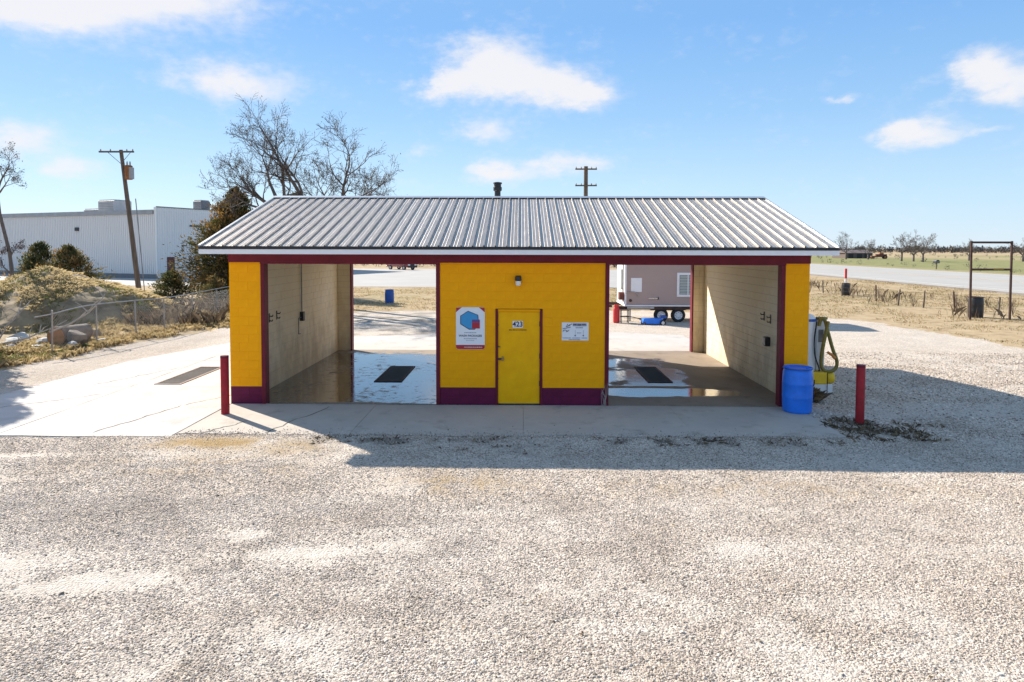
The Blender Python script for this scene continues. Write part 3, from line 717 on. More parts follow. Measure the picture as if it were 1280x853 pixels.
# gables
for x in (WL+.02, WR-.14):
    MB().prism([(0.0, 3.285), (DEP, 3.285), (DEP/2+.03, 4.70)], 'x', x, x+.12).build('gable', 'cream_block', B)
# roof
YR, ZR, YE, ZE, EL, ER = 3.985, 4.787, -.488, 3.441, -6.744, 6.588
roof = MB().add([(EL+.02, YR, ZR-.05), (ER-.02, YR, ZR-.05), (ER-.02, YE+.04, ZE-.035), (EL+.02, YE+.04, ZE-.035),
                 (ER-.02, 2*YR-YE-.04, ZE-.035), (EL+.02, 2*YR-YE-.04, ZE-.035)], [(0, 1, 2, 3), (1, 0, 5, 4)]).build('roof', 'ceiling_board', B)
def roof_metal():
    m = bpy.data.materials.new('roof_metal'); m.use_nodes = True; N, L = nodes_of(m); b = N['Principled BSDF']
    b.inputs['Metallic'].default_value = .82; b.inputs['Roughness'].default_value = .42
    tc = N.new('ShaderNodeTexCoord'); mp = N.new('ShaderNodeMapping'); mp.inputs['Scale'].default_value = (6, 1, .5); L.new(tc.outputs['Object'], mp.inputs[0])
    n = N.new('ShaderNodeTexNoise'); n.inputs['Scale'].default_value = 2.5; n.inputs['Detail'].default_value = 7; L.new(mp.outputs[0], n.inputs['Vector'])
    r = N.new('ShaderNodeValToRGB'); r.color_ramp.elements[0].position = .3; r.color_ramp.elements[1].position = .7
    r.color_ramp.elements[0].color = (.42, .37, .325, 1); r.color_ramp.elements[1].color = (.53, .475, .42, 1); L.new(n.outputs['Fac'], r.inputs[0])
    oi = N.new('ShaderNodeObjectInfo'); mr = N.new('ShaderNodeMapRange'); mr.inputs[3].default_value = .93; mr.inputs[4].default_value = 1.07; L.new(oi.outputs['Random'], mr.inputs[0]); hv = N.new('ShaderNodeHueSaturation'); L.new(mr.outputs[0], hv.inputs['Value']); L.new(r.outputs[0], hv.inputs['Color']); L.new(hv.outputs[0], b.inputs['Base Color'])
    q = N.new('ShaderNodeMapRange'); q.inputs[3].default_value = .38; q.inputs[4].default_value = .50; L.new(n.outputs['Fac'], q.inputs[0]); L.new(q.outputs[0], b.inputs['Roughness'])
    MATS['roof_metal'] = m
roof_metal()
NS = 14; SW = (ER-EL)/NS; P4 = SW/4
prof = []                                            # cross-section of one sheet: four major ribs, fine ribs between
for k in range(4):
    x = k*P4
    prof += [(x, 0), (x+.006, 0), (x+.011, .033), (x+.027, .033), (x+.032, 0)]
    for j in (1, 2):
        c = x+.036+(P4-.036)*j/3; prof += [(c-.011, 0), (c-.005, .004), (c+.005, .004), (c+.011, 0)]
prof.append((SW-.001, 0))
SL = math.hypot(YR-YE, ZR-ZE); ca, sa = (YR-YE)/SL, (ZR-ZE)/SL
V = [];
for (t_) in (0, SL):
    for (x, h) in prof: V.append((x, -ca*t_ - sa*h*1., -sa*t_ + ca*h))
n_ = len(prof); F = [(i, n_+i, n_+i+1, i+1) for i in range(n_-1)]
ps = MB().add(V, F); pme = bpy.data.meshes.new('roof_panel'); pme.from_pydata(ps.v, [], ps.f); pme.materials.append(MATS['roof_metal'])
for k in range(NS):
    o = bpy.data.objects.new('roof_panel', pme); COL.objects.link(o); o.parent = roof; o.location = (EL+k*SW, YR, ZR+random.uniform(-.001, .001))
    o = bpy.data.objects.new('roof_panel', pme); COL.objects.link(o); o.parent = roof; o.location = (EL+(k+1)*SW, YR, ZR); o.rotation_euler = (0, 0, math.pi)
MB().prism([(YR-.16, ZR-.016), (YR-.155, ZR-.012), (YR, ZR+.043), (YR+.155, ZR-.012), (YR+.16, ZR-.016), (YR, ZR+.034)], 'x', EL-.01, ER+.01).build('ridge_cap', 'galv', roof)
MB().box(EL-.005, ER+.005, YE-.012, YE+.02, ZE-.165, ZE-.064).build('fascia', 'white_trim', roof)
MB().box(EL-.007, ER+.007, YE-.02, YE+.03, ZE-.062, ZE-.010).build('drip_edge', 'dark_trim', roof)
MB().box(EL, ER, 2*YR-YE-.02, 2*YR-YE+.012, ZE-.155, ZE-.04).build('fascia', 'white_trim', roof)
MB().box(EL+.01, ER-.01, YE+.021, -.002, ZE-.152, ZE-.135).build('soffit', 'white_trim', roof)
MB().box(EL+.01, ER-.01, DEP+.002, 2*YR-YE-.021, ZE-.152, ZE-.135).build('soffit', 'white_trim', roof)
for x0, x1 in ((EL-.012, EL+.012), (ER-.012, ER+.012)):
    MB().prism([(YE-.01, ZE-.15), (YE-.01, ZE+.0), (YR, ZR+.0), (2*YR-YE+.01, ZE+.0), (2*YR-YE+.01, ZE-.15), (YR, ZR-.15)], 'x', x0, x1).build('rake_trim', 'white_trim', roof)
    MB().prism([(YE-.02, ZE+.001), (YE-.02, ZE+.03), (YR, ZR+.03), (2*YR-YE+.02, ZE+.03), (2*YR-YE+.02, ZE+.001), (YR, ZR+.001)], 'x', x0-.006, x1+.025 if x0 < 0 else x1+.006).build('rake_cap', 'galv', roof)
vp = MB().lathe([(.085, 4.4), (.085, 5.02)], 16, (-.66, 4.55, 0)).build('vent_pipe', 'black_metal', roof, True)
MB().lathe([(.085, 5.0), (.12, 5.03), (.12, 5.12), (.10, 5.13), (.10, 5.2), (.125, 5.21), (.12, 5.25), (.0, 5.27)], 16, (-.66, 4.55, 0)).build('cap', 'black_metal', vp, True)

# door with frame, hinges, hasp
door = MB().box(-.489, .416, .02, .065, .03, 2.03, bev=.004).build('door', 'door_yellow', B)
MB().box(-.545, -.493, -.012, .15, .0, 2.09).build('frame', 'maroon_paint', door)
MB().box(.42, .475, -.012, .15, .0, 2.09).build('frame', 'maroon_paint', door)
MB().box(-.492, .419, .004, .15, 2.036, 2.09).build('frame', 'mortar_yellow', door)
MB().box(-.47, .40, .075, .15, .0, .028).build('threshold', 'grey_metal', door)
for z in (.42, 1.02, 1.72): MB().box(.405, .432, .0, .02, z, z+.11).build('hinge', 'rust_metal', door)
hs_ = MB().box(-.50, -.36, -.006, .02, .985, 1.025).build('hasp', 'black_metal', door)
MB().lathe([(.034, -.0), (.034, .03)], 12, (-.385, -.03, 1.0), 'y').build('padlock', 'brass', hs_, True)
MB().tube([(-.40, .0, 1.02), (-.40, -.03, 1.06), (-.37, -.03, 1.06), (-.37, 0, 1.02)], .007, 6).build('shackle', 'grey_metal', hs_)
MB().box(-.54, -.44, -.02, -.0, 1.265, 1.285).build('latch', 'rust_metal', door)
MB().box(-.535, -.47, -.02, .0, 1.74, 1.755).build('latch', 'rust_metal', door)
MB().box(-.535, -.48, -.02, .0, .57, .59).build('latch', 'rust_metal', door)

def text(name, s, size, m, loc, parent, bold=0., extr=.001, align='CENTER', sx=1.):
    c = bpy.data.curves.new('t', 'FONT'); c.body = s; c.size = size; c.align_x = align; c.align_y = 'CENTER'; c.offset = bold; c.extrude = extr
    o = bpy.data.objects.new('t', c); COL.objects.link(o)
    me = bpy.data.meshes.new_from_object(o.evaluated_get(bpy.context.evaluated_depsgraph_get())); bpy.data.objects.remove(o); bpy.data.curves.remove(c)
    me.materials.clear()
    o = link(name, me, m, parent); o.location = loc; o.rotation_euler = (math.pi/2, 0, 0); o.scale = (sx, 1, 1); return o
# house number on the door
num = MB().box(-.175, .05, .008, .0195, 1.69, 1.835).build('number_plate', 'white_sign', None)
tag(num, 'small white plate with black house number 423 on the yellow door', 'sign')
text('number', '423', .155, 'ink', (-.0625, .0065, 1.762), num, .004, sx=.95)
note = thing('door_lettering', 'faint dark line of tiny lettering on the door under the number', 'sign', (-.06, .017, 1.64))
x = -.19
while x < .19:
    w = random.uniform(.012, .03); MB().box(x, min(x+w, .19), -.001, .001, -.012, random.uniform(.006, .014)).build('letter', 'rust_metal', note); x += w+random.uniform(.004, .012)

# tall wash-package sign (character picture and code square left out)
sg = thing('wash_sign', 'tall white sign with red corners and a blue hexagon, left of the door', 'sign', (-1.089, -.012, 1.677))
W2, H2 = .312, .458
rc = .05; out = []
for (cx, cz, a0) in ((W2-rc, H2-rc, 0), (-W2+rc, H2-rc, 90), (-W2+rc, -H2+rc, 180), (W2-rc, -H2+rc, 270)):
    for k in range(5): a = R(a0+k*22.5); out.append((cx+rc*math.cos(a), cz+rc*math.sin(a)))
MB().prism(out, 'y', -.006, .008).build('board', 'white_sign', sg)
for s in (-1, 1): MB().prism([(s*W2*.99, H2-.03), (s*(W2-.02), H2-.008), (s*(W2-.13), H2-.002), (s*W2*.995, H2-.11)], 'y', -.008, -.0062).build('corner', 'red_print', sg)
MB().prism([(W2*.995, -H2+.095), (-W2*.995, -H2+.095), (-W2*.995, -H2+.04), (-W2+.03, -H2+.004), (W2-.03, -H2+.004), (W2*.995, -H2+.04)], 'y', -.008, -.0062).build('band', 'red_print', sg)
hexa = [(-.22, .27), (-.22, .09), (-.03, -.03), (.10, -.03), (.19, .10), (.17, .29), (-.05, .38)]
MB().prism(hexa, 'y', -.0085, -.0062).build('hexagon', 'ink', sg)
MB().prism([(p*.92-.001, (q-.17)*.92+.172) for p, q in hexa], 'y', -.0105, -.0087).build('hexagon', 'blue_print', sg)
MB().box(.035, .205, -.0125, -.0107, -.005, .125).build('bag', 'red_print', sg)
MB().box(.035, .205, -.0125, -.0107, .127, .19).build('bag', 'purple_print', sg)
text('lettering', 'WASH PACKAGES', .062, 'ink', (0, -.0075, -.165), sg, .0015, .0006)
for (z, a, b_, h, m) in ((-.095, -.13, .13, .018, 'grey_print'), (-.225, -.14, .14, .016, 'grey_print'), (-.262, -.09, .09, .012, 'grey_print'), (-.412, -.13, .26, .022, 'pale_print')):
    x = a
    while x < b_:
        w = random.uniform(.012, .035); MB().box(x, min(b_, x+w), -.010, -.0085, z-h/2, z+h/2).build('lettering', m, sg); x += w+.010
# small notice right of the door
sg = thing('notice_sign', 'small white notice with handwritten black lines, right of the door', 'sign', (1.18, -.012, 1.615))
MB().box(-.29, .29, -.005, .008, -.197, .197, bev=.003).build('board', 'white_sign', sg)
MB().box(-.055, .245, -.0065, -.0052, .115, .18).build('heading', 'grey_print', sg)
for (a, b_, z, h, m) in ((-.04, .03, .15, .022, 'ink'), (.05, .13, .145, .03, 'ink'), (.15, .23, .15, .022, 'ink'), (.01, .17, .085, .03, 'grey_print'),
                         (.04, .13, -.03, .018, 'grey_print'), (-.27, -.09, -.14, .02, 'grey_print'), (-.06, .11, -.14, .018, 'grey_print'), (.14, .26, -.14, .02, 'grey_print'), (-.14, .11, -.175, .02, 'grey_print')):
    x = a
    while x < b_:
        w = random.uniform(.01, .03); MB().box(x, min(b_, x+w), -.008, -.0068, z-h/2, z+h/2).build('lettering', m, sg); x += w+.006
for (p, q) in (((-.20, .10), (-.16, .165)), ((-.17, .10), (-.12, .15)), ((-.14, .12), (-.07, .17)), ((-.27, .06), (-.10, .095)), ((-.27, .0), (-.22, .035)), ((-.22, .035), (-.15, .005)), ((-.2, -.01), (-.13, .03))):
    a = Vector((p[0], -.007, p[1])); b_ = Vector((q[0], -.007, q[1])); MB().tube([a, (a+b_)/2+Vector((0, 0, random.uniform(-.012, .012))), b_], .0065, 5).build('stroke', 'ink', sg)
for x in (.0, .175):
    ar = MB().box(x-.004, x+.004, -.0065, -.0052, -.09, .03).build('arrow', 'grey_print', sg)
    MB().prism([(x-.02, -.075), (x+.02, -.075), (x, -.11)], 'y', -.0085, -.0068).build('arrow', 'ink', sg)
# wall lamp
lp = thing('wall_lamp', 'black jar lamp high on the yellow wall above the door', 'lamp', (-.055, 0, 2.70))
MB().box(-.06, .06, -.02, -.001, .0, .12, bev=.005).build('base', 'black_metal', lp)
MB().lathe([(.03, .12), (.068, .10), (.075, .03), (.062, .01)], 16, (0, -.085, 0)).build('hood', 'black_metal', lp, True)
MB().lathe([(.058, .009), (.062, -.04), (.052, -.085), (.02, -.10), (.0, -.102)], 16, (0, -.085, 0)).build('jar', 'glass_lamp', lp, True)
MB().tube([(0, -.02, .06), (0, -.07, .075)], .02, 8).build('arm', 'black_metal', lp)

# fittings on the bay walls
def wand_hook(x, y, z, s, label):
    t = thing('wand_holder', label, 'holder', (x, y, z), 0); t.scale = (.75, .75, .85)
    MB().box(min(0, s*.02), max(0, s*.02), -.035, .035, -.13, .13, bev=.004).build('plate', 'black_metal', t)
    MB().tube([(s*.02, 0, .05), (s*.11, 0, .045), (s*.13, 0, .09)], .016, 8).build('hook', 'black_metal', t)
    MB().tube([(s*.02, 0, -.08), (s*.10, 0, -.09), (s*.12, 0, -.05)], .016, 8).build('hook', 'black_metal', t)
    return t
wand_hook(LWI, 1.55, 1.72, 1, 'black wand holder on the left bay wall, nearer the yard')
wand_hook(LWI, 2.05, 1.74, 1, 'black wand holder on the left bay wall, nearer the conduit')
wand_hook(RWI, 2.15, 1.75, -1, 'black wand holder on the right bay wall, farther from the yard')
wand_hook(RWI, 1.72, 1.72, -1, 'black wand holder on the right bay wall, nearer the yard')
bx = thing('control_box', 'small dark box on the right bay wall below the wand holders', 'box', (RWI, 1.8, 1.17))
MB().box(-.12, 0, -.09, .09, -.11, .11, bev=.008).build('case', 'black_metal', bx); MB().box(-.135, -.121, -.07, .07, -.08, .08).build('cover', 'grey_metal', bx)
cd = thing('conduit', 'thin conduit running down the left bay wall to a dark switch box', 'conduit', (LWI, 3.9, 1.4))
MB().tube([(.035, 0, 1.72), (.035, 0, .2)], .018, 8).build('pipe', 'grey_metal', cd)
MB().box(.0, .10, -.07, .07, .0, .25, bev=.006).build('switch_box', 'black_metal', cd)
MB().tube([(.03, -.02, .10), (.03, -.26, .10), (.03, -.26, -.34), (.03, -.12, -.34)], .014, 6).build('pipe', 'grey_metal', cd)

# floor grates
def grate(x0, x1, y0, y1, z, label, lean=0., bars='black_metal', fr='rust_metal'):
    t = thing('floor_grate', label, 'grate', ((x0+x1)/2, (y0+y1)/2, z), 0, 'steel floor grates'); a, c = (x1-x0)/2, (y1-y0)/2
    MB().box(-a, a, -c, c, -.0, .003).build('pit_shade', 'pit_shade', t)  # flat black sheet stands in for the shade below the bars
    for (p, q, r_, s_) in ((-a, a, -c, -c+.05), (-a, a, c-.05, c), (-a, -a+.05, -c+.051, c-.051), (a-.05, a, -c+.051, c-.051)):
        MB().box(p, q, r_, s_, .0035, .016).build('frame', fr, t)
    n = 15
    for k in range(n):
        y = -c+.05+(2*c-.1)*(k+.5)/n; MB().box(-a+.051, a-.051, y-.012, y+.012, .0035, .013).build('bar', bars, t)
    return t
grate(-3.73, -3.02, 2.45, 4.72, .003, 'dark rectangular floor grate in the wet left bay')
grate(3.25, 3.88, 2.55, 4.78, .003, 'dark rectangular floor grate behind the puddle in the right bay')
mat('plate_steel', (.19, .165, .15), .7, .2, var=.2, vscale=4)
grate(-9.12, -8.45, 2.0, 4.48, .002, 'flat brownish grate in the white concrete pad left of the building', 0, 'plate_steel', 'plate_steel')

# ------------------------------------------------------------------ things by the building
def bollard(x, y, h, label):
    t = thing('bollard', label, 'bollard', (x, y, -.03))
    MB().lathe([(.082, 0), (.082, h), (.078, h+.008), (.0, h+.012)], 20).build('pipe', 'red_paint', t, True)
    MB().lathe([(.0835, h-.035), (.0838, h+.004), (.078, h+.014)], 20).build('rim', 'maroon_paint', t, True)
bollard(-6.06, -.92, 1.22, 'red pipe bollard by the left corner of the car wash')
bollard(6.66, -1.38, 1.17, 'red pipe bollard standing in weeds right of the blue barrel')
def plate_foot():
    pass
DRUM = [(.0, .0), (.27, .0), (.285, .02), (.285, .05), (.293, .10), (.298, .24), (.300, .30), (.3035, .315), (.300, .33), (.301, .45), (.300, .58), (.3035, .595), (.300, .61), (.297, .72), (.290, .83), (.272, .875), (.268, .885), (.288, .89), (.290, .925), (.272, .93), (.268, .90), (.0, .895)]
def drum(name, label, loc, m, cat='barrel', s=1., group=None, extra=True):
    t = thing(name, label, cat, loc, random.uniform(0, 6), group)
    MB().lathe([(r*s, h*s) for r, h in DRUM], 32, capped=False).build('body', m, t, True)
    if extra:
        for a in (.5, 3.6):
            x, y = .19*math.cos(a)*s, .19*math.sin(a)*s
            MB().lathe([(.035*s, .895*s), (.035*s, .918*s), (.02*s, .921*s), (0, .921*s)], 12, (x, y, 0)).build('bung', m, t)
        MB().lathe([(.2915*s, .895*s), (.294*s, .905*s), (.294*s, .918*s), (.2915*s, .925*s)], 32, capped=False).build('rim', 'blue_dark' if 'blue' in m else 'rust_metal', t, True)
    return t
drum('plastic_barrel', 'bright blue plastic barrel at the right front corner of the car wash', (5.83, -.40, -.002), 'blue_plastic', s=1.01)
drum('plastic_barrel', 'small blue barrel far off on the grass behind the left bay', (-8.12, 27.3, -.05), 'blue_dark', s=.93)

# vacuum station right of the building
vc = thing('vacuum_station', 'white coin vacuum with olive hose on a yellow and white plinth', 'vacuum', (7.0, 1.75, -.02))
MB().box(-.45, .42, -.29, .35, .0, .22, bev=.012).build('plinth', 'white_plastic', vc)
o_ = []
for k in range(9): a = R(k*22.5); 
MB().box(-.47, .30, -.31, .36, .222, .50, bev=.02).build('housing', 'vac_yellow', vc)
MB().lathe([(.0, .301), (.13, .301), (.145, .32), (.145, .44), (.13, .465), (.0, .47)], 20, (0, -.17, .362), 'x').build('end_cap', 'vac_yellow', vc, True)
MB().box(.303, .47, -.16, .34, .23, .48, bev=.02).build('end_block', 'vac_yellow', vc)
MB().tube([(.28, -.315, .50), (.28, -.315, .02)], .008, 6).build('strap', 'black_rubber', vc)
MB().lathe([(.23, .505), (.235, .54), (.235, 1.72), (.225, 1.78), (.18, 1.84), (.08, 1.88), (.0, 1.89)], 28, (-.14, .0, 0)).build('tank', 'white_plastic', vc, True)
MB().lathe([(.239, 1.70), (.241, 1.715), (.241, 1.75), (.236, 1.76)], 28, (-.14, 0, 0)).build('lid_band', 'blue_dark', vc, True)
MB().box(.10, .30, -.09, .12, .505, 1.76, bev=.015).build('cabinet', 'white_plastic', vc)
MB().box(.14, .26, -.098, -.0905, 1.2, 1.5).build('coin_panel', 'grey_metal', vc)
MB().box(.10, .34, -.13, -.0, 1.74, 1.80, bev=.01).build('hose_bracket', 'hose', vc)
def catmull(P, n=8):
    P = [Vector(p) for p in P]; out = []
    for i in range(len(P)-1):
        a, b_, c, d = P[max(i-1, 0)], P[i], P[i+1], P[min(i+2, len(P)-1)]
        for k in range(n):
            t = k/n; out.append(.5*((2*b_)+(-a+c)*t+(2*a-5*b_+4*c-d)*t*t+(-a+3*b_-3*c+d)*t**3))
    out.append(P[-1]); return out
hp = catmull([(.10, -.20, 1.60), (.14, -.22, 1.77), (.22, -.24, 1.74), (.30, -.25, 1.45), (.42, -.25, 1.05), (.52, -.25, .78), (.50, -.25, .60), (.36, -.25, .52), (.20, -.25, .57), (.15, -.25, .75), (.18, -.26, 1.1), (.25, -.27, 1.5), (.28, -.28, 1.72)], 8)
MB().tube(hp, [.040+.003*(i % 2) for i in range(len(hp))], 10).build('hose', 'hose', vc, True)
MB().tube(catmull([(.03, -.24, 1.70), (-.02, -.25, 1.3), (.0, -.25, .9), (.10, -.25, .62), (.12, -.22, .52)], 6), .017, 8).build('hose', 'black_rubber', vc, True)
MB().tube([(.30, -.24, .98), (.42, -.26, .90), (.47, -.26, .84)], [.03, .035, .045], 10).build('nozzle', 'orange_plastic', vc, True)
MB().tube(catmull([(-.12, -.32, .10), (-.06, -.36, .2), (-.03, -.33, .33)], 5), .012, 6).build('cable', 'black_rubber', vc, True)
# stalks leaning on the corner of the middle block
P = np.stack([RNG.uniform(1.72, 1.90, 16), RNG.uniform(-.12, -.05, 16), 0*RNG.uniform(0, 1, 16)], 1)
o = thing('dry_stalks', 'thin dry stalks leaning against the maroon base by the right bay', 'dead plant', (1.8, -.1, 0))
for k in range(9):
    b0 = Vector((random.uniform(-.06, .08), random.uniform(-.03, .03), 0)); q = Vector((random.uniform(-.10, .08), .06, random.uniform(.3, .55)))
    MB().tube([b0, b0.lerp(q, .5)+Vector((random.uniform(-.06, .06), -.03, .05)), q], [.004, .0035, .002], 5).build('stalk', 'pale_stick', o)

# ------------------------------------------------------------------ mound, fence and rubbish on the left
def mound_z(x, y):
    a = (x+22.2)/6.6; b = (y-17.0)/6.2
    d = np.sqrt(a*a+b*b) + (fbm(x, y, .28, 91, 3)-.5)*.35
    h = 2.45*np.clip(1-d, 0, 1)**.8*sstep(1.02, .7, d)
    h = h + .35*np.exp(-(((x+18.0)/1.8)**2+((y-16)/2.5)**2))
    h = h + (fbm(x, y, .9, 93, 4)-.5)*.36*sstep(0, .7, h) + (fbm(x, y, 3.2, 95, 3)-.5)*.18*sstep(0, .5, h)
    return h-.08
X = np.arange(-33, -14.9, .14); Y = np.arange(8.6, 26, .14); a, b_ = np.meshgrid(X, Y)
i = np.arange(a.size).reshape(a.shape); F = np.stack([i[:-1, :-1].ravel(), i[:-1, 1:].ravel(), i[1:, 1:].ravel(), i[1:, :-1].ravel()], 1)
mme = np_mesh('dirt_mound', np.stack([a.ravel(), b_.ravel(), mound_z(a.ravel(), b_.ravel())], 1), F); mme.shade_smooth()
mat('mound_soil', (.14, .10, .06), .95, col2=(.36, .265, .155), vscale=1.1, bump=.6, bscale=9)
tag(link('dirt_mound', mme, 'mound_soil'), kind='structure')
n = 90000
x = RNG.uniform(-30, -15.2, n); y = RNG.uniform(9, 24, n); z = mound_z(x, y)
cl = fbm(x, y, 1.1, 97); k = (cl > .42+.20*sstep(1.7, .9, z)*sstep(18, 15.5, y)) & (z > .0)
tn = np.clip(.66+.9*(cl-.45)+RNG.normal(0, .16, n)+.25*sstep(.8, 2., z), 0, 1)
blades('mound_grass', np.stack([x, y, z], 1)[k], .17, .006, 'dry_grass', .8, tn[k])
tag(bpy.data.objects['mound_grass'], 'matted straw-coloured grass covering the dirt mound', 'grass')
x = RNG.uniform(-24, -17, 5000); y = RNG.uniform(11, 17, 5000); k = (fbm(x, y, .9, 99) > .56)
blades('green_tufts', np.stack([x, y, mound_z(x, y)], 1)[k], .16, .006, 'green_grass', .8)
tag(bpy.data.objects['green_tufts'], 'green grass tufts on the front of the mound', 'grass')
# roadside straw along the fence and behind the lot
def scatter_grass(name, label, n, x0, x1, y0, y1, cond, h, w, m, lean=.7):
    x = RNG.uniform(x0, x1, n); y = RNG.uniform(y0, y1, n); k = cond(x, y); x, y = x[k], y[k]
    o = blades(name, np.stack([x, y, ground_z(x, y)], 1), h, w, m, lean); tag(o, label, 'grass'); return o
scatter_grass('fence_grass', 'dry grass growing along the chain-link fence', 45000, -17.5, -11.5, 3, 24, lambda x, y: (poly_sd(LOT, x, y) < -.1+.6*(fbm(x, y, .9, 21)-.5)) & (fbm(x, y, 1.3, 105) > .42), .22, .005, 'dry_grass')
scatter_grass('fence_weeds', 'green weeds at the foot of the fence by the rubble', 7000, -18, -14, 3, 9, lambda x, y: (poly_sd(LOT, x, y) < -.2) & (fbm(x, y, .9, 107) > .5), .18, .005, 'green_grass')
scatter_grass('verge_grass', 'short dry grass on the verge right of the gravel lot', 70000, 14, 38, 4, 60, lambda x, y: (poly_sd(LOT, x, y) < -.3) & (fbm(x, y, .6, 109) > .46), .10, .007, 'dry_grass')
scatter_grass('back_grass', 'dry yellow grass strip behind the left bay', 30000, -16, 14, 22, 43, lambda x, y: (poly_sd(LOT, x, y) < -.2) & (fbm(x, y, .6, 111) > .44), .10, .007, 'dry_grass')
scatter_grass('ditch_weeds', 'tall tangled dead weeds along the wire fence', 3800, 21.5, 29, 14, 62, lambda x, y: (fbm(x, y, .55, 113) > .56+.02*np.abs(x-24.5)), .62, .0045, 'dry_weed', .3)
scatter_grass('edge_weeds', 'dark withered weeds in the gravel around the right bollard', 3600, 5.9, 8.6, -3.0, -.6, lambda x, y: lot_fields(x, y)[2] > .3, .08, .004, 'dry_weed', 1.2)
scatter_grass('slab_weeds', 'withered weeds along the front edge of the concrete apron', 3800, -4.6, 5.8, -3.6, -2.42, lambda x, y: lot_fields(x, y)[2] > .35, .05, .004, 'dry_weed', 1.4)
n = 1100; a = RNG.uniform(0, 6.28, n); r_ = RNG.uniform(0, .24, n)
blades('straw_clump', np.stack([6.55+r_*np.cos(a)*.8, .75+r_*np.sin(a)*1.3, 0*a-.03], 1), .30, .0035, 'dry_weed', .55)
tag(bpy.data.objects['straw_clump'], 'clump of dry straw between the blue barrel and the vacuum plinth', 'grass')

n = 260; x = RNG.uniform(-9, 9, n); y = RNG.uniform(-9.4, -2.6, n); c = np.stack([x, y, ground_z(x, y)+.014], 1)
V = np.zeros((n, 4, 3)); a = RNG.uniform(0, 6.28, n); s1 = RNG.uniform(.012, .03, n)
for q, (p_, w_) in enumerate(((1, 0), (0, .55), (-1, 0), (0, -.55))):
    V[:, q] = c + np.stack([(np.cos(a)*p_-np.sin(a)*w_)*s1, (np.sin(a)*p_+np.cos(a)*w_)*s1, RNG.uniform(-.004, .010, n)], 1)
tag(link('leaf_litter', np_mesh('leaf_litter', V.reshape(-1, 3), np.arange(n*4).reshape(-1, 4), RNG.uniform(0, 1, n)), 'dry_weed'), 'dead brown leaves and chips lying on the gravel', 'leaf litter', kind='stuff')
scatter_grass('fence_brush', 'tall reddish dead brush around the far end of the chain-link fence', 5000, -19, -13.2, 14, 27, lambda x, y: (fbm(x, y, .6, 117) > .5) & (poly_sd(LOT, x, y) < -.6), .75, .005, 'dry_weed', .4)
# chain-link fence
fn = thing('chain_link_fence', 'sagging grey chain-link fence in front of the dirt mound', 'fence', (0, 0, 0))
FP = [(-15.07, 6.9, 1.38), (-14.85, 8.87, 1.34), (-14.66, 11.0, 1.36), (-14.5, 12.75, 1.34), (-14.6, 15.35, 1.36), (-14.8, 18.2, 1.36), (-15.0, 21, 1.36), (-15.2, 24, 1.36)]
for (x, y, h) in FP: MB().tube([(x, y, -.1), (x+random.uniform(-.03, .03), y+random.uniform(-.04, .04), h)], .028, 8).build('post', 'fence_steel', fn, True)
rail = [(-15.25, 6.4, 1.20), (-15.07, 6.9, 1.25), (-14.95, 7.9, 1.36), (-14.85, 8.87, 1.40)] + [(x, y, h+.02-.03*math.sin(i)) for i, (x, y, h) in enumerate(FP[2:])]
MB().tube(catmull(rail, 4), .021, 8).build('top_rail', 'fence_steel', fn, True)
mbw = MB()
for q in range(len(FP)-1):
    A, C = Vector(FP[q]), Vector(FP[q+1]); L_ = (Vector((C.x, C.y))-Vector((A.x, A.y))).length; n = int(L_/.11); hh = 1.26
    for s in (-1, 1):
        for k in range(-int(hh/.11), n+int(hh/.11)):
            t0, t1 = (k*.11/L_, (k*.11+s*hh)/L_) ; z0, z1 = .02, hh
            a0, a1 = max(0, min(1, t0)), max(0, min(1, t1))
            if a0 == a1: continue
            za = z0+(z1-z0)*(a0-t0)/(t1-t0); zb = z0+(z1-z0)*(a1-t0)/(t1-t0)
            pa = Vector((A.x+(C.x-A.x)*a0, A.y+(C.y-A.y)*a0, za)); pb = Vector((A.x+(C.x-A.x)*a1, A.y+(C.y-A.y)*a1, zb))
            mbw.tube([pa, pb], .0022, 3, False)
o = mbw.build('chain_link_mesh', 'fence_steel', fn); o['kind'] = 'stuff'

lg = thing('cut_log', 'sawn log with an orange cut end lying by the mound', 'log', (-15.9, 8.3, .0), R(70))
pr = [(.05, -.0), (.33, 0), (.35, .03), (.33, .5), (.31, 1.3), (.28, 1.32), (.05, 1.32)]
b_ = MB(); b_.lathe(pr, 18, (0, 0, .34), 'y'); b_.v = [(x*(1+.06*math.sin(5*y+3*z)), y, z*(1+.05*math.sin(4*x))) for x, y, z in b_.v]
lg.rotation_euler = (0, 0, R(-8)); b_.build('trunk', 'log_bark', lg, True)
MB().lathe([(.0, -.012), (.31, -.012), (.325, .0)], 18, (0, 0, .34), 'y').build('cut_face', 'log_end', lg)
def rock(label, loc, s, seed, m='rubble', name='concrete_chunk', group=None, cat='rubble'):
    bm = bmesh.new(); bmesh.ops.create_icosphere(bm, subdivisions=2, radius=1); q = random.Random(seed)
    pl = [Vector((q.gauss(0, 1), q.gauss(0, 1), q.gauss(0, 1))).normalized() for _ in range(9)]
    for v in bm.verts:
        for p in pl:
            d = v.co.dot(p)
            if d > .66: v.co -= p*(d-.66)
        v.co.x *= s[0]; v.co.y *= s[1]; v.co.z *= s[2]
    me = bpy.data.meshes.new(name); bm.to_mesh(me); bm.free(); o = link(name, me, m); o.location = loc; o.rotation_euler = (0, 0, q.uniform(0, 6)); tag(o, label, cat, group)
rock('broad pale concrete chunk at the left edge below the mound', (-17.6, 8.6, .12), (.5, .32, .22), 1)
rock('flat white concrete chunk left of the cut log', (-16.5, 8.6, .10), (.4, .28, .18), 2)
rock('rounded grey stump lump right of the cut log', (-15.35, 8.5, .2), (.35, .4, .42), 3, 'log_bark', 'stump', None, 'stump')
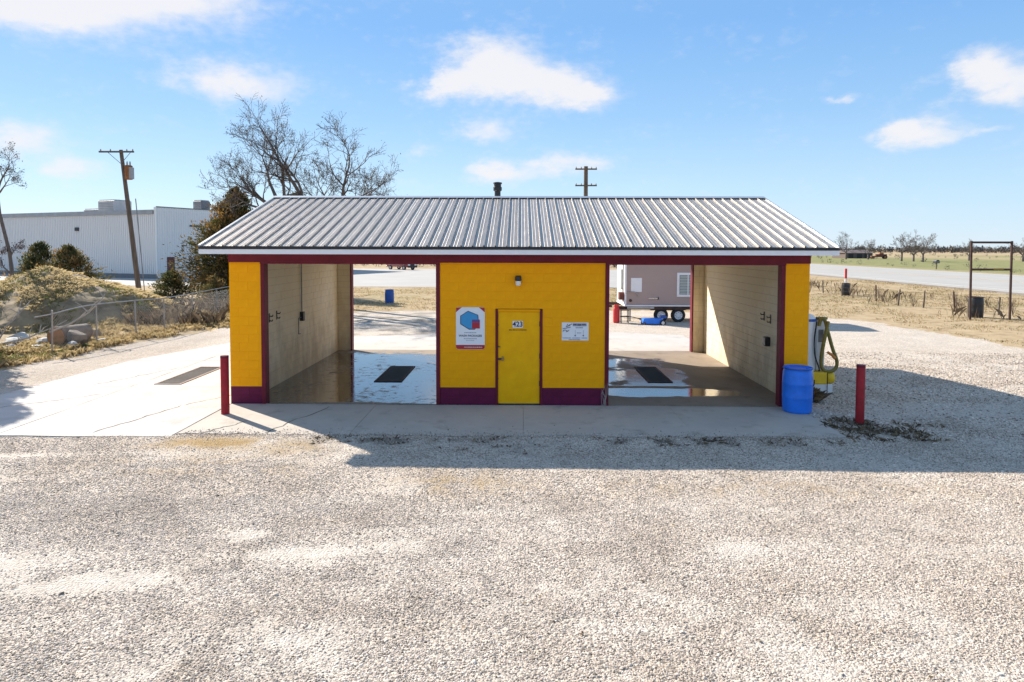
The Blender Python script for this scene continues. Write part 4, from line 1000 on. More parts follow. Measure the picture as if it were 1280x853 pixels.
rock('small white rock just right of the grey stump lump', (-15.15, 8.0, .05), (.24, .2, .2), 4)
rock('large dark clod on the mound foot behind the cut log', (-16.2, 10.2, .15), (.7, .5, .4), 5, 'mound_soil', 'clod', None, 'clod')
for k_, (x_, y_, sc_, lb_) in enumerate([(-18.6, 7.4, .3, 'grey rubble lump farthest left by the fence corner'), (-17.0, 7.6, .2, 'small pale rubble piece below the broad concrete chunk'), (-16.1, 7.7, .22, 'small pale rubble piece in front of the cut log'), (-18.1, 9.6, .38, 'pale rubble lump behind the broad concrete chunk'), (-14.9, 9.3, .2, 'small stone behind the second fence post')]):
    rock(lb_, (x_, y_, .04), (sc_*1.3, sc_, sc_*.8), 40+k_)
def branch(label, pts, r0, seed):
    q = random.Random(seed); t = thing('fallen_branch', label, 'branch', pts[0]); o = Vector(pts[0])
    P = [Vector(p)-o for p in pts]; P = catmull(P, 4); n = len(P)
    MB().tube([p+Vector((q.uniform(-.03, .03), q.uniform(-.03, .03), q.uniform(-.03, .03))) for p in P], [r0*(1-.75*i/n) for i in range(n)], 6).build('stem', 'pale_stick', t, True)
    for k in range(5):
        i = q.randrange(n//4, n-1); e = P[i]+Vector((q.uniform(-.5, .5), q.uniform(-.4, .4), q.uniform(.1, .5)))
        MB().tube([P[i], P[i].lerp(e, .5)+Vector((0, 0, .06)), e], [r0*.5, r0*.35, r0*.12], 5).build('side_twig', 'pale_stick', t)
branch('bare pale branch leaning up over the log towards the mound', [(-15.9, 8.0, .5), (-15.2, 9.0, 1.1), (-14.95, 9.6, 1.75)], .04, 1)
branch('forked pale branch propped against the fence corner', [(-17.2, 7.2, .0), (-16.9, 7.4, .8), (-16.5, 7.9, 1.5)], .032, 2)
branch('long pale branch lying low among the rubble', [(-17.8, 7.9, .1), (-16.6, 8.0, .35), (-15.4, 8.2, .9)], .035, 3)

# ------------------------------------------------------------------ trees
def tubes_np(paths, name, m, parent, sides):
    mb = MB()
    for (P, r_) in paths: mb.tube(P, r_, sides, False)
    me = bpy.data.meshes.new(name); me.from_pydata([tuple(v) for v in mb.v], [], mb.f); me.shade_smooth()
    return link(name, me, m, parent)
def bare_tree(name, label, loc, limbs, trunk, seed, levels=4, dens=1., group=None, leaf=True, twig_l=.42, cat='tree', up=.10, nleaf=3, rmin=.0075, size=1.):
    """trunk: list of (point, radius); limbs: list of (start point, direction, length, radius)"""
    q = random.Random(seed); t = thing(name, label, cat, loc, 0, group)
    thick, thin, tips = [[]], [], []
    def grow(p, d, L_, r, lvl):
        n = 6 if lvl <= 1 else (4 if lvl < 4 else 3); P = [p.copy()]; Rr = [r]; d = d.normalized(); sl = L_/n; nodes = []
        wob = .20+.05*lvl
        for k in range(n):
            d = (d + Vector((q.gauss(0, wob), q.gauss(0, wob), q.gauss(0, wob*.8)+up*.8))*.6).normalized()
            p = p + d*sl; P.append(p.copy()); Rr.append(max(rmin, r*(1-.72*(k+1)/n))); nodes.append((p.copy(), d.copy(), Rr[-1], (k+1)/n))
        (thick[-1] if lvl <= 1 else thin).append((P, Rr))
        if lvl >= levels: tips.append((P[-1], d)); tips.append((P[-2], d)); return
        nb = {0: 7, 1: 7, 2: 6, 3: 4, 4: 3}.get(lvl, 3); nb = max(2, int(nb*dens+q.random()))
        for b in range(nb):
            k = min(n-1, int(n*(.25+.75*(b+q.random())/nb))); pp, dd, r2, f = nodes[k]
            ax = dd.orthogonal(); ax.rotate(Matrix.Rotation(q.uniform(0, 6.283), 3, dd)); an = R(q.uniform(26, 62))
            nd = dd*math.cos(an)+ax*math.sin(an); nd.z += .12
            grow(pp, nd, L_*q.uniform(.38, .66)*(1.05-.25*f), max(rmin, r2*.72), lvl+1)
        grow(P[-1], d, L_*.5, max(rmin, Rr[-1]), lvl+1)
    mbt = MB()
    for tr in trunk: mbt.tube([p for p, r in tr], [r for p, r in tr], 10)
    mbt.build('trunk', 'bark', t, True)
    for (p, d, L_, r) in limbs:
        thick.append([]); grow(Vector(p), Vector(d), L_*size, r, 1); tubes_np(thick[-1], 'limb', 'bark', t, 6)
    cr = tubes_np(thin, 'crown', 'twig', t, 3)
    if leaf:
        n = len(tips)*nleaf; V = np.zeros((n, 3, 3)); i = 0
        for (p, d) in tips:
            for k in range(nleaf):
                c = np.array(p)+RNG.normal(0, .07, 3); s = RNG.uniform(.012, .03)*twig_l/.42
                V[i] = c+RNG.normal(0, s, (3, 3)); i += 1
        me = np_mesh('withered_leaves', V.reshape(-1, 3), np.arange(n*3).reshape(-1, 3), RNG.uniform(0, 1, n)); link('withered_leaves', me, 'dead_leaf', cr)['kind'] = 'stuff'
    return t
bare_tree('bare_tree', 'large spreading leafless tree rising behind the left end of the roof', (-13.4, 23.2, -.1),
    [((-.3, 0, 5.6), (-.95, .1, .75), 3.6, .11), ((-.3, 0, 5.4), (-1, -.2, .35), 3.4, .09), ((-.1, 0, 5.9), (-.45, .2, 1), 4.3, .12), ((.2, 0, 5.8), (.15, -.2, 1), 4.2, .11),
     ((1.2, 0, 6.2), (-.5, .1, 1), 4.6, .12), ((1.2, .1, 6.3), (.25, -.3, 1), 3.3, .09), ((.1, 0, 5.6), (.1, .6, .9), 3.6, .09), ((-.2, 0, 5.5), (-.6, -.5, .8), 3.4, .09)],
    [[((0, 0, 0), .30), ((.02, 0, 1.5), .25), ((-.08, .05, 3.4), .22), ((-.1, 0, 5.8), .15)], [((.1, 0, .6), .2), ((.6, 0, 2.5), .18), ((1.0, 0, 4.4), .15), ((1.2, 0, 6.3), .12)]], 11, dens=1.05, size=.76, nleaf=1)
bare_tree('bare_tree', 'narrower leafless tree behind the roof, right of the spreading one', (-10.3, 23.6, -.1),
    [((0, 0, 5.3), (.05, 0, 1), 4.8, .12), ((0, 0, 4.9), (.55, .1, 1), 4.1, .11), ((-.1, 0, 5.0), (-.55, -.1, 1), 3.4, .08), ((.1, 0, 5.2), (.85, .2, .75), 3.2, .08), ((0, .1, 5.1), (-.3, .3, 1), 3.2, .08)],
    [[((0, 0, 0), .24), ((.05, 0, 2.4), .2), ((0, 0, 5.4), .14)]], 23, dens=1.15, size=.72, nleaf=1)
bare_tree('bare_tree', 'thin crooked bare tree at the far left behind the mound', (-26.2, 20, -.1),
    [((-.55, 0, 6.2), (.75, 0, .35), 1.7, .05), ((-.6, 0, 6.3), (.35, .1, 1), 2.3, .06), ((-.6, 0, 6.2), (-.6, .2, 1), 2.6, .06), ((-.1, 0, 2.2), (-.8, 0, .55), 1.6, .045), ((-.05, 0, 2.9), (.6, 0, .7), .9, .03)],
    [[((0, 0, 0), .11), ((.1, 0, 1.6), .095), ((-.05, 0, 3.2), .085), ((-.5, 0, 5.2), .075), ((-.6, 0, 6.4), .06)]], 5, dens=.62, size=.68)

def conifer(name, label, loc, h, rad, n, seed, m='cedar_leaf', lobes=None, spray=.34, group=None, base=.06, brown=.0):
    """cedar: trunk, limbs, and sprays of flat scale-leaf twigs spread through an uneven crown"""
    q = np.random.default_rng(seed); t = thing(name, label, 'tree', loc, 0, group)
    MB().tube([(0, 0, 0), (.05*rad, 0, h*.4), (0, .04*rad, h*.93)], [.035*h, .022*h, .004*h], 8).build('trunk', 'bark', t, True)
    nl = max(40, int(26*h)); mb = MB(); C = []; out = []
    for k in range(nl):
        f = (k+q.uniform(0, 1))/nl; z = h*(base+(1-base)*f); a = q.uniform(0, 6.283)
        prof = (1-f)**.75*(1.0 if f > .12 else .75+.25*f/.12)
        L_ = rad*prof*q.uniform(.62, 1.22)+.12
        if lobes:
            for (la, lw, lf, g_) in lobes:
                L_ *= 1+g_*math.exp(-((math.atan2(math.sin(a-la), math.cos(a-la)))/lw)**2)*math.exp(-((f-lf)/.22)**2)
        ev = Vector((math.cos(a)*L_, math.sin(a)*L_, L_*q.uniform(.1, .55)-.05*rad)); s = Vector((0, 0, z-.15*L_)); e = s+ev
        mb.tube([s, s.lerp(e, .5)+Vector((0, 0, .04*L_)), e], [.012*h*(1-f)+.008, .008*h*(1-f)+.006, .004], 4, False)
        m_ = max(4, int(n/nl*(.35+1.3*prof)))
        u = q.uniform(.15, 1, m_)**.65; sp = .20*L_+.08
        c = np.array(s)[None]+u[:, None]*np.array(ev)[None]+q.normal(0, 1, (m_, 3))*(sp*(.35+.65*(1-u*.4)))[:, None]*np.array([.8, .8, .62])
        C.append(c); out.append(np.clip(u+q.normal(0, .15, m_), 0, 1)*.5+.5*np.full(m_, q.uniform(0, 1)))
    mb.build('limbs', 'bark', t)
    C = np.concatenate(C); tn = np.concatenate(out); N_ = len(C)
    d = C-np.array([0, 0, h*.30]); d /= np.linalg.norm(d, axis=1)[:, None]+1e-6; d += q.normal(0, .55, d.shape); d[:, 2] += .25; d /= np.linalg.norm(d, axis=1)[:, None]
    w = np.cross(d, q.normal(0, 1, d.shape)); w /= np.linalg.norm(w, axis=1)[:, None]+1e-6
    L_ = spray*q.uniform(.4, 1.2, N_)[:, None]; wd = L_*.17
    V = np.zeros((N_, 4, 3)); V[:, 0] = C-d*L_*.4; V[:, 1] = C+w*wd; V[:, 2] = C+d*L_*.6; V[:, 3] = C-w*wd
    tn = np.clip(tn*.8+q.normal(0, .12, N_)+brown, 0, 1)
    link('crown', np_mesh('crown', V.reshape(-1, 3), np.arange(N_*4).reshape(-1, 4), tn), m, t)
    return t
conifer('cedar_tree', 'big brownish cedar tree beside the left end of the roof', (-18.7, 30, -.05), 7.4, 3.3, 28000, 3, lobes=[(3.4, .6, .35, .15), (2.7, .5, .12, .15)], spray=.27, brown=.14)
conifer('cedar_tree', 'dark cedar standing just behind the big brownish one', (-15.6, 32.5, -.05), 7.2, 2.8, 13000, 4, spray=.30)
conifer('juniper', 'rounded juniper poking above the mound, left of its browner twin', (-28.6, 25.5, 0), 3.65, 1.6, 8000, 7, 'juniper_leaf', spray=.22, brown=.10)
conifer('juniper', 'browner bushy juniper poking above the mound, right of the pair', (-26.7, 25.2, 0), 3.5, 2.1, 10000, 8, 'juniper_leaf', spray=.22, brown=.20)
conifer('juniper', 'low dark juniper at the foot of the utility pole', (-23.0, 30, 0), 1.9, 1.4, 4500, 9, 'juniper_leaf', spray=.2)
conifer('cedar_tree', 'cedar just outside the left edge whose jagged shadow falls on the pad', (-19.9, 7.2, -.05), 8.3, 1.75, 26000, 12, 'cedar_leaf', spray=.34)
conifer('juniper', 'small brown juniper at the far end of the chain-link fence', (-18.2, 25.5, 0), 1.7, 1.1, 3000, 14, 'juniper_leaf', spray=.18, brown=.2)

# ------------------------------------------------------------------ poles
def utility_pole(label, base, top, r0, r1, arms, armz, extras=True):
    t = thing('utility_pole', label, 'utility pole', base); T = Vector(top)-Vector(base)
    MB().tube([(0, 0, -.2), T*.5, T], [r0, (r0+r1)/2, r1], 12).build('pole', 'wood_pole', t, True)
    for (zf, w) in zip(armz, arms):
        c = T*zf
        a = MB().box(c.x-w[0], c.x+w[1], c.y-r1-.11, c.y-r1, c.z-.06, c.z+.06).build('crossarm', 'wood_pole', t)
        for f in (-.92, -.45, .5, .92):
            x = c.x+(w[1]*f if f > 0 else w[0]*f); MB().lathe([(.02, .06), (.05, .08), (.05, .13), (.03, .16), (.045, .18), (.02, .21), (0, .21)], 8, (x, c.y-r1-.05, c.z)).build('insulator', 'porcelain', a)
        if extras:
            for s in (-1, 1): MB().tube([(c.x+s*.85, c.y-r1-.13, c.z-.05), (c.x+s*.03-T.x*.05, c.y-r1-.03, c.z-.85)], .022, 5).build('brace', 'grey_metal', a)
    return t, T
up_, T = utility_pole('leaning wooden utility pole with a rusty transformer by the warehouse', (-28.6, 36, -.05), (-29.75, 36, 10.6), .20, .13, [(1.55, 1.05)], [.985])
c = T*.845
tr = MB().lathe([(.0, .0), (.24, .0), (.27, .02), (.27, .95), (.28, .96), (.28, 1.0), (.2, 1.06), (0, 1.08)], 16, (c.x+.42, c.y-.1, c.z-.55)).build('transformer', 'transformer', up_, True)
MB().box(c.x+.55, c.x+.72, c.y-.32, c.y+.1, c.z-.5, c.z+.35).build('fins', 'hvac', tr)
for s in (-.1, .12): MB().lathe([(.03, 0), (.06, .05), (.04, .1), (.06, .15), (.03, .3), (0, .3)], 8, (c.x+.42+s, c.y-.1, c.z+.5)).build('bushing', 'porcelain', tr)
MB().tube([(c.x+.1, c.y, c.z-.4), (c.x+.2, c.y, c.z-.4)], .04, 6).build('bracket', 'grey_metal', tr)
MB().tube([(T.x*.62+.75, -.3, T.z*.66), (.55, -.3, .2)], .035, 6).build('guy_guard', 'grey_metal', up_)
utility_pole('distant wooden utility pole with two crossarms above the roof ridge', (5.72, 46, -.05), (5.72, 46, 10.6), .22, .18, [(.95, .95), (.95, .95)], [.975, .84], False)

# ------------------------------------------------------------------ warehouse
wh = thing('warehouse', 'long pale metal warehouse behind the mound', 'building', (-39, 58, 0), math.atan2(9, -21))
LW, DW, HW = 60., 34., 7.35       # local x runs left along the front, local y (negative) runs to the back
s_ = -1
MB().box(.0, LW, -DW, -.01, 0, HW-.02).build('wall', 'warehouse_wall', wh)
rb = MB()
k = 0.
while k < LW-.3: rb.box(k, k+.10, .0, .035, .5, HW-.45); k += .305
o = rb.build('wall_ribs', 'warehouse_wall', wh); o['kind'] = 'stuff'
rb = MB(); k = .1
while k < DW-.3: rb.box(-.036, -.0, -k-.10, -k, .3, HW+.25); k += .305
o = rb.build('side_ribs', 'warehouse_side', wh); o['kind'] = 'stuff'
MB().box(-.001, .4, -DW, -.0, HW-.019, HW+.33).build('parapet', 'warehouse_side', wh)
MB().box(.41, LW, .0, .16, HW-.42, HW+.04).build('eave_trim', 'hvac', wh)
MB().box(-.08, .0, -DW, .05, HW+.30, HW+.40).build('coping', 'hvac_dark', wh)
MB().box(-.08, .16, .0, .10, .3, HW+.29).build('corner_trim', 'warehouse_side', wh)
MB().box(0, LW, .0, .10, 0, .45).build('kick_band', 'hvac_dark', wh)
MB().box(12.6, 13.2, .04, .16, 5.2, 5.6).build('wall_light', 'dark_trim', wh)
MB().box(-.14, -.04, -7.5, -4.2, 5.7, 5.85).build('side_canopy', 'dark_trim', wh)
MB().box(-.10, -.04, -2.1, -1.2, 0, 2.3).build('side_door', 'farm_red', wh)
def hvac(label, x, y, w, d, h, z=HW-.02, m='hvac'):
    M = wh.matrix_basis; p = Matrix.Translation((-39, 58, 0)) @ Matrix.Rotation(math.atan2(9, -21), 4, 'Z') @ Vector((x, y, z))
    t = thing('rooftop_unit', label, 'air conditioner', p, math.atan2(9, -21))
    MB().box(-w/2, w/2, -d/2, d/2, .0, h, bev=.03).build('case', m, t); MB().box(-w/2+.1, w/2-.1, -d/2+.1, d/2-.1, h+.001, h+.12).build('lid', 'hvac', t)
    for k in range(5): MB().box(-w/2+.25, w/2-.25, d/2, d/2+.03, h*.25+k*h*.13, h*.25+k*h*.13+.05).build('louvre', 'hvac_dark', t)
    MB().box(-w/2-.05, w/2+.05, -d/2-.05, d/2+.05, -.08, -.001).build('curb', 'hvac_dark', t)
hvac('tall grey box unit on the warehouse roof near the utility pole', 12.0, -4.0, 2.9, 2.2, 1.5)
hvac('low flat unit on the warehouse roof left of the tall box', 15.4, -4.6, 3.4, 2.0, .55)
hvac('dark box unit on the warehouse roof beside the cedar', 1.2, -7.0, 1.3, 1.3, 1.4, HW-.02, 'hvac_dark')

# ------------------------------------------------------------------ trailer house behind the right bay
def wheel(name, parent, loc, r, w, axis_='y', rim='white_plastic', sub=True):
    t = MB().lathe([(r*.58, -w/2), (r*.9, -w/2), (r, -w*.32), (r, w*.32), (r*.9, w/2), (r*.58, w/2)], 24, (0, 0, 0), axis_, False).build(name, 'black_rubber', parent, True, loc)
    MB().lathe([(0, -w*.36), (r*.22, -w*.40), (r*.26, -w*.30), (r*.5, -w*.26), (r*.56, -w*.46), (r*.6, -w*.46), (r*.6, w*.4), (0, w*.4)], 20, (0, 0, 0), axis_, False).build('rim', rim, t, True)
    if sub:
        for k in range(8):
            a = k*math.pi/4; MB().lathe([(0, -w*.33), (r*.055, -w*.33), (r*.055, -w*.22)], 6, (r*.38*math.cos(a), 0, r*.38*math.sin(a)) if axis_ == 'y' else (0, r*.38*math.cos(a), r*.38*math.sin(a)), axis_).build('wheel_slot', 'hvac_dark', t)
    return t
TX0, TX1, TY0, TY1, TZ0, TZ1 = 4.85, 11.4, 17.0, 19.6, .72, 2.85
th = thing('trailer_house', 'brown trailer house on wheels behind the right bay', 'trailer', (0, 0, 0))
MB().box(TX0, TX1, TY0, TY1, TZ0+.06, TZ1, bev=.02).build('body', 'brown_siding', th)
MB().box(TX0-.012, TX0-.001, TY0+.06, TY1-.06, TZ0+.06, TZ1-.05).build('end_wall', 'white_plastic', th)
MB().box(TX0-.02, TX0+.06, TY0-.02, TY0+.05, TZ0+.04, TZ1).build('corner_trim', 'white_trim', th)
MB().box(TX0-.02, TX1+.02, TY0-.03, TY1+.03, TZ0-.01, TZ0+.055).build('sill_trim', 'white_trim', th)
MB().box(TX0-.5, TX1+.1, TY0+.02, TY0+.14, TZ0-.16, TZ0-.012).build('chassis_rail', 'rust_metal', th)
MB().box(TX0-.5, TX1+.1, TY1-.14, TY1-.02, TZ0-.16, TZ0-.012).build('chassis_rail', 'rust_metal', th)
MB().box(TX0+.1, TX0+1.35, TY0-.02, TY0+.015, TZ0-.12, TZ0-.03).build('step_rail', 'steel_rail', th)
MB().prism([(TY0-.15, TZ1), (TY1+.15, TZ1), ((TY0+TY1)/2, TZ1+.14)], 'x', TX0-.15, TX1+.15).build('roof', 'hvac', th)
w = MB().box(7.25, 8.25, TY0-.035, TY0+.01, 1.16, 2.28).build('window', 'white_trim', th)
MB().box(7.36, 8.14, TY0-.030-.012, TY0-.0355, 1.27, 2.17).build('pane', 'pane', w)
for k in range(12): MB().box(7.38, 8.12, TY0-.0455, TY0-.0425, 1.29+k*.073, 1.29+k*.073+.05).build('blind_slat', 'blind', w)
MB().box(7.73, 7.77, TY0-.055, TY0-.046, 1.27, 2.17).build('mullion', 'white_trim', w)
MB().box(5.12, 5.62, TY0-.02, TY0-.001, 1.38, 2.03, bev=.006).build('access_panel', 'white_trim', th)
MB().tube(catmull([(4.9, TY0-.05, 1.30), (5.05, TY0-.06, 1.38), (5.3, TY0-.06, 1.37), (5.45, TY0-.06, 1.25), (5.42, TY0-.06, 1.17)], 6), .025, 8).build('water_hose', 'pale_stick', th, True)
MB().lathe([(.0, -.05), (.07, -.05), (.07, .0)], 12, (5.1, TY0, .98), 'y').build('hose_fitting', 'rust_metal', th)
MB().box(5.92, 6.38, TY0-.045, TY0-.001, 1.065, 1.10).build('grab_handle', 'chrome', th); MB().box(6.36, 6.41, TY0-.05, TY0-.001, 1.03, 1.13).build('handle_end', 'dark_trim', th)
MB().box(TX0-.03, TX0-.013, TY0+.7, TY0+1.3, 1.45, 2.4).build('end_window', 'pane', th)
MB().tube([(TX0-.05, TY0+.35, .9), (TX0-.05, TY0+.35, 2.7)], .025, 6).build('downpipe', 'grey_metal', th)
MB().box(TX0-.25, TX0-.02, TY0+.1, TY0+.5, 1.0, 1.35).build('gas_box', 'farm_red', th)
for x in (6.55, 7.35): wheel('wheel', th, (x, TY0+.16, .29), .33, .22)
MB().box(6.1, 7.75, TY0+.3, TY0+.42, .5, .58).build('axle_beam', 'rust_metal', th)
for (x, y) in ((TX0-.3, TY0+.2), (TX0+.3, TY0+.4), (TX1-.3, TY0+.3)): MB().box(x-.03, x+.03, y-.03, y+.03, -.06, TZ0-.165).build('jack_leg', 'grey_metal', th); 
MB().box(TX0-1.2, TX0-.45, TY0+1.1, TY0+1.22, TZ0-.16, TZ0-.03).build('hitch', 'rust_metal', th)
# red jerrycan and blue dolly
gcx = thing('red_cylinder', 'red gas cylinder at the left end of the trailer house', 'cylinder', (4.42, 16.75, -.05))
MB().lathe([(.10, 0), (.155, .04), (.155, .62), (.12, .72), (.05, .76), (.0, .77)], 18).build('tank', 'tank_red', gcx, True); MB().tube([(0, 0, .75), (0, 0, .88)], .04, 8).build('valve', 'brass', gcx, True)
MB().lathe([(.10, .72), (.11, .74), (.11, .86), (.10, .86)], 14, capped=False).build('collar', 'tank_red', gcx, True)
dl = thing('blue_cart', 'low blue cart with a white wheel under the trailer house', 'cart', (5.95, 16.1, -.05))
MB().prism([(-.48, .10), (-.42, .30), (.38, .30), (.5, .22), (.5, .10), (.38, .06), (-.4, .06)], 'y', -.25, .25).build('body', 'blue_plastic', dl)
MB().box(.36, .62, -.18, .18, .305, .42, bev=.02).build('motor', 'blue_dark', dl)
wheel('wheel', dl, (.42, -.32, .12), .13, .07, 'y', 'white_plastic', False); wheel('wheel', dl, (.42, .32, .12), .13, .07, 'y', 'white_plastic', False)
wheel('wheel', dl, (-.4, -.28, .07), .07, .05, 'y', 'hvac_dark', False); wheel('wheel', dl, (-.4, .28, .07), .07, .05, 'y', 'hvac_dark', False)
MB().tube(catmull([(-.48, 0, .25), (-.9, 0, .35), (-1.2, .0, .4)], 4), .018, 6).build('handle', 'black_metal', dl)
st_ = thing('work_stand', 'dark metal stand beside the red gas cylinder', 'stand', (4.75, 16.7, -.05))
for (x, y) in ((-.12, -.12), (.2, -.12), (-.12, .2), (.2, .2)): MB().tube([(x, y, 0), (x, y, .62)], .016, 6).build('leg', 'black_metal', st_)
for z in (.3, .6): MB().box(-.15, .23, -.15, .23, z, z+.025).build('shelf', 'rust_metal', st_)

# ------------------------------------------------------------------ right side: sign frame, barrels, fence, mailbox
sf = thing('empty_sign_frame', 'tall empty rusty metal sign frame beside the road', 'sign frame', (22.75, 18.6, -.05))
for x in (-.97, .97): MB().tube([(x+.05*(1 if x < 0 else .4), 0, 0), (x, 0, 3.85)], .055, 8).build('post', 'rust_metal', sf, True)
for z in (2.47, 3.78): MB().box(-.93, .93, -.045, .045, z-.05, z+.05).build('crossbar', 'rust_metal', sf)
MB().box(.1, .6, -.06, -.046, 2.46, 2.53).build('bracket', 'brass', sf)
drum('burn_barrel', 'scorched black barrel behind the empty sign frame', (22.95, 19.9, -.05), 'black_metal', 'barrel', 1.14)
drum('burn_barrel', 'small black barrel by the far end of the wire fence', (23.9, 35.7, -.05), 'black_metal', 'barrel', 1.0)
mk = thing('marker_post', 'white marker post with red top near the small black barrel', 'marker post', (24.6, 37.2, -.05))
MB().box(-.06, .06, -.03, .03, 0, 1.2).build('post', 'white_trim', mk); MB().box(-.075, .075, -.045, .045, 1.2, 1.95, bev=.01).build('cap', 'tank_red', mk)
wf = thing('wire_fence', 'low broken wire fence of wooden posts along the highway verge', 'fence', (0, 0, 0))
WP = [(23.2, 41.5), (23.5, 38.5), (23.3, 35), (23.4, 30.4), (22.8, 26.7), (23.5, 25.3), (23.8, 22.9), (25.0, 21.2), (27.3, 20.5), (30, 19.8)]
tops = []
for k, (x, y) in enumerate(WP):
    h = random.uniform(.85, 1.12); dx, dy = random.uniform(-.08, .08), random.uniform(-.08, .08)
    MB().tube([(x, y, -.1), (x+dx, y+dy, h)], [.05, .042], 7).build('post', 'post_wood' if k % 3 else 'rust_metal', wf, True); tops.append((x, y))
for z in (.35, .62, .88):
    for k in range(len(tops)-1):
        a, b_ = tops[k], tops[k+1]; MB().tube([(a[0], a[1], z), ((a[0]+b_[0])/2, (a[1]+b_[1])/2, z-.06), (b_[0], b_[1], z)], .006, 4).build('wire', 'rust_metal', wf)
def dead_weed(label, x, y, h, seed):
    q = random.Random(seed); t = thing('dead_weed', label, 'dead plant', (x, y, -.05), 0, 'tall dead weeds along the wire fence'); st = []; br = []
    for k in range(7):
        a = q.uniform(0, 6.28); l = q.uniform(.05, .4)*h; e = Vector((math.cos(a)*l, math.sin(a)*l, h*q.uniform(.6, 1))); st.append(([Vector((0, 0, 0)), e*.5+Vector((0, 0, .1*h)), e], [.012, .009, .004]))
        for j in range(6):
            f = q.uniform(.35, 1); p = e*f; br.append(([p, p+Vector((q.uniform(-.2, .2), q.uniform(-.2, .2), q.uniform(.05, .3)))*h*.8], [.006, .003]))
    tubes_np(st, 'stem', 'dry_stem', t, 4); tubes_np(br, 'side_twigs', 'dry_stem', t, 3)
for k, (x, y, h, lb) in enumerate([(22.9, 32.5, 1.0, 'dead weed right of the small black barrel'), (23.1, 29.0, .9, 'dead weed midway along the wire fence'), (23.3, 26.0, .95, 'dead weed leaning on a fence post'),
                                   (24.1, 23.2, 1.25, 'tall dead weed left of the sign frame'), (23.9, 22.5, 1.0, 'short dead weed just left of the sign frame'), (21.0, 37.5, 1.5, 'tall reddish dead weed near the car wash corner'), (22.3, 38.2, 1.3, 'dead weed beside the far fence posts'),
                                   (25.6, 21.0, 1.0, 'dead weed right of the scorched barrel'), (24.9, 33, .9, 'dead weed out on the verge beyond the fence')]):
    dead_weed(lb, x, y, h, k)
mbx = thing('mailbox', 'dark mailbox on a post across the highway', 'mailbox', (70.2, 101.5, -.05))
MB().box(-.07, .07, -.07, .07, 0, 1.0).build('post', 'post_wood', mbx)
MB().prism([(-.3, 1.0), (.3, 1.0), (.3, 1.35), (.22, 1.52), (0, 1.58), (-.22, 1.52), (-.3, 1.35)], 'y', -.45, .45).build('box', 'black_metal', mbx); MB().box(-.25, .25, -.47, -.452, 1.02, 1.4).build('door', 'hvac_dark', mbx)

# ------------------------------------------------------------------ vehicle on the side road
def pickup(label, loc, rz):
    t = thing('pickup_truck', label, 'truck', loc, rz)
    MB().prism([(-2.6, .45), (-2.6, 1.0), (-.75, 1.02), (-.45, 1.02), (-.30, 1.72), (.95, 1.74), (1.5, 1.08), (2.45, .98), (2.62, .85), (2.62, .42)], 'y', -.9, .9).build('body', 'car_red', t)
    for s in (-1, 1):
        MB().prism([(-.22, 1.1), (-.12, 1.62), (.88, 1.64), (1.28, 1.1)], 'y', s*.902, s*.915).build('side_window', 'car_glass', t)
        MB().box(2.6, 2.65, s*.62-.2, s*.62+.2, .68, .86).build('headlight', 'glass_lamp', t)
        MB().box(-2.63, -2.6, s*.72-.1, s*.72+.1, .6, .9).build('tail_light', 'tank_red', t)
        for x in (-1.65, 1.7): wheel('wheel', t, (x, s*.82, .37), .39, .26, 'y', 'chrome', False)
    MB().prism([(.98, 1.70), (1.48, 1.12), (1.50, 1.12), (1.0, 1.71)], 'y', -.78, .78).build('windscreen', 'car_glass', t)
    MB().box(2.62, 2.74, -.9, .9, .35, .58, bev=.02).build('bumper', 'dark_trim', t); MB().box(2.625, 2.66, -.4, .4, .62, .86).build('grille', 'dark_trim', t)
    MB().box(-2.72, -2.61, -.88, .88, .4, .55, bev=.02).build('bumper', 'chrome', t)
pickup('dark red pickup on the far side of the road, seen through the left bay', (-18.4, 90.2, -.01), R(-42))

# ------------------------------------------------------------------ far country
bare_far = [((104, 205), 7.5, 'leafless tree far off nearest the car wash roof', 31, -.2), ((110, 203), 5.5, 'low leafless tree beside the far red farm machine', 32, .0), ((105, 175), 7.6, 'windswept leafless tree in the distance left of a twin', 33, .5),
            ((106, 171), 6., 'dense small leafless tree between two far trees', 34, .3), ((105, 165), 7, 'wide leafless tree in the distance above the mailbox', 35, .25), ((130, 185), 5.2, 'lone round leafless tree left of the sign frame', 36, 0.), ((136, 172), 6.2, 'leafless tree far off beyond the sign frame posts', 37, 0.)]
for (p, h, lb, sd_, ln) in bare_far:
    bare_tree('far_tree', lb, (p[0], p[1], -.1), [((0, 0, h*.25), (ln-.5, 0, 1), h*.5, .13), ((0, 0, h*.25), (ln+.5, .2, 1), h*.5, .13), ((0, 0, h*.3), (ln, -.3, 1), h*.55, .14), ((0, 0, h*.3), (ln+.9, .2, .7), h*.42, .1), ((0, 0, h*.28), (ln-.9, .2, .7), h*.42, .1)],
              [[((0, 0, 0), .3), ((ln*.3, 0, h*.32), .2)]], sd_, levels=4, dens=.75, leaf=False, group='leafless trees far off', twig_l=2.5, nleaf=2, rmin=.022)
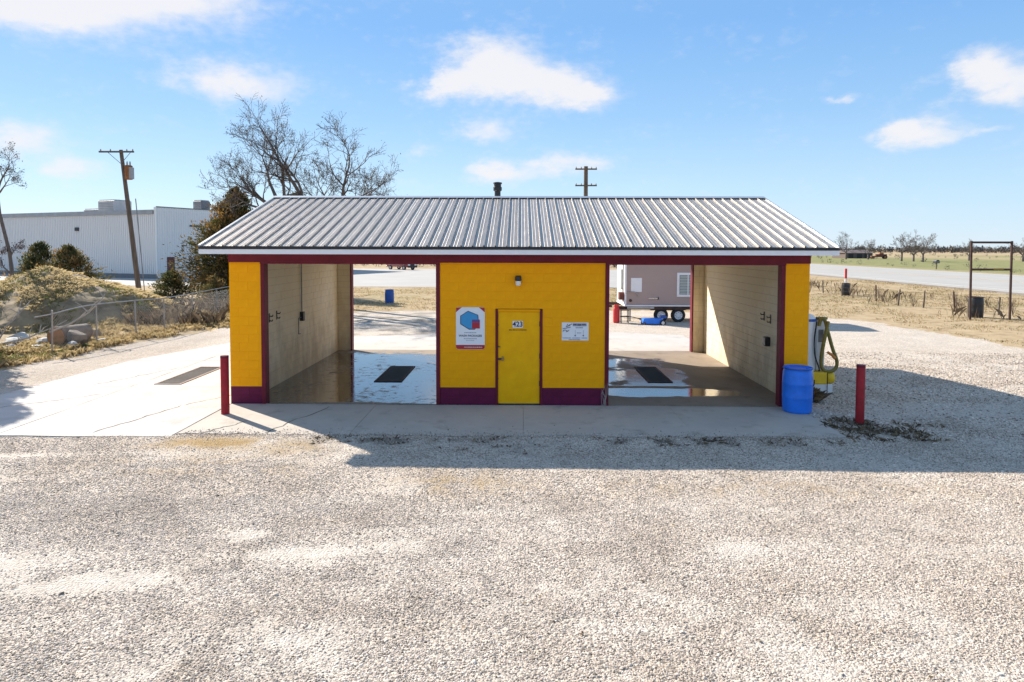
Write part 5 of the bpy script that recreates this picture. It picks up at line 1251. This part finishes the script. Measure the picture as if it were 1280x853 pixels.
def brush_row(name, label, n, x0, x1, y0, y1, h0, h1, w, m='far_wood'):
    """far wood reading as one mass: thousands of leaf-sized slivers in humped clumps"""
    cx = RNG.uniform(x0, x1, n); cy = RNG.uniform(y0, y1, n); hh = (h0+(h1-h0)*RNG.uniform(0, 1, n)**1.6); k = 60
    C = np.repeat(np.stack([cx, cy, 0*cx], 1), k, 0); H_ = np.repeat(hh, k); m_ = len(C)
    d = RNG.normal(0, 1, (m_, 3)); d /= np.linalg.norm(d, axis=1)[:, None]; rr_ = RNG.uniform(.2, 1, m_)**.5
    P = C+d*rr_[:, None]*np.stack([H_*.6, H_*.6, H_*.5], 1); P[:, 2] += H_*.48
    V = np.repeat(P[:, None], 3, 1)+RNG.normal(0, 1, (m_, 3, 3))*(H_*w)[:, None, None]*np.array([.6, .6, 1.2])
    tn = np.clip(np.repeat(RNG.uniform(.0, .8, n), k)+RNG.normal(0, .15, m_), 0, 1)
    o = link(name, np_mesh(name, V.reshape(-1, 3), np.arange(m_*3).reshape(-1, 3), tn), m); tag(o, label, 'trees' if 'wood' in name else 'bushes', kind='stuff')
brush_row('far_wood', 'low dark wood along the horizon', 2600, -700, 900, 480, 760, 3, 6.6, .10)
brush_row('far_brush', 'brown brush in the fields beyond the highway', 170, 75, 420, 150, 330, .6, 1.8, .09)
brush_row('roadside_brush', 'brown brush beyond the side road behind the left bay', 260, -110, 30, 101, 125, 1.0, 3.0, .08)
brush_row('verge_brush', 'thin brown brush along the far highway verge', 40, 69, 80, 60, 190, .5, 1.3, .07)
# farm buildings far off
br = thing('farm_shed', 'low dark-roofed farm shed far off beside the car wash roof', 'shed', (117, 228, -.1), R(8))
MB().box(-5, 5, -4, 4, 0, 1.9).build('wall', 'barn_wall', br); MB().prism([(-4.5, 1.9), (4.5, 1.9), (0, 3.0)], 'x', -5.4, 5.4).build('roof', 'barn_roof', br)
for x in (-4, -.8, 2): MB().box(x, x+1.8, -4.05, -4.0, .0, 1.7).build('door', 'dark_trim', br)
fm = thing('farm_machine', 'rusty red and orange farm machine parked in the far field', 'machine', (121, 216, -.1), R(-15))
MB().box(-2.6, 2.2, -1.1, 1.1, .9, 2.3, bev=.1).build('body', 'farm_red', fm); MB().box(-1.0, .8, -1.0, 1.0, 2.31, 3.2, bev=.1).build('cab', 'farm_orange', fm); MB().box(-4.6, -2.65, -.7, .7, .7, 1.5, bev=.1).build('bonnet', 'farm_orange', fm)
fm.scale = (.7, .7, .7)
for (x, r_) in ((1.4, .95), (-3.8, .6)):
    for s in (-1.2, 1.2): wheel('wheel', fm, (x, s, r_), r_, .4, 'y', 'farm_orange', False)

# stand each of these at its own foot instead of the world's origin
for o_, b0 in ((th, (8.1, 18.3, -.05)), (fn, (-14.8, 14, -.05)), (wf, (24, 28, -.05))):
    o_.location = b0
    for ch in o_.children: ch.location = Vector(ch.location)-Vector(b0)
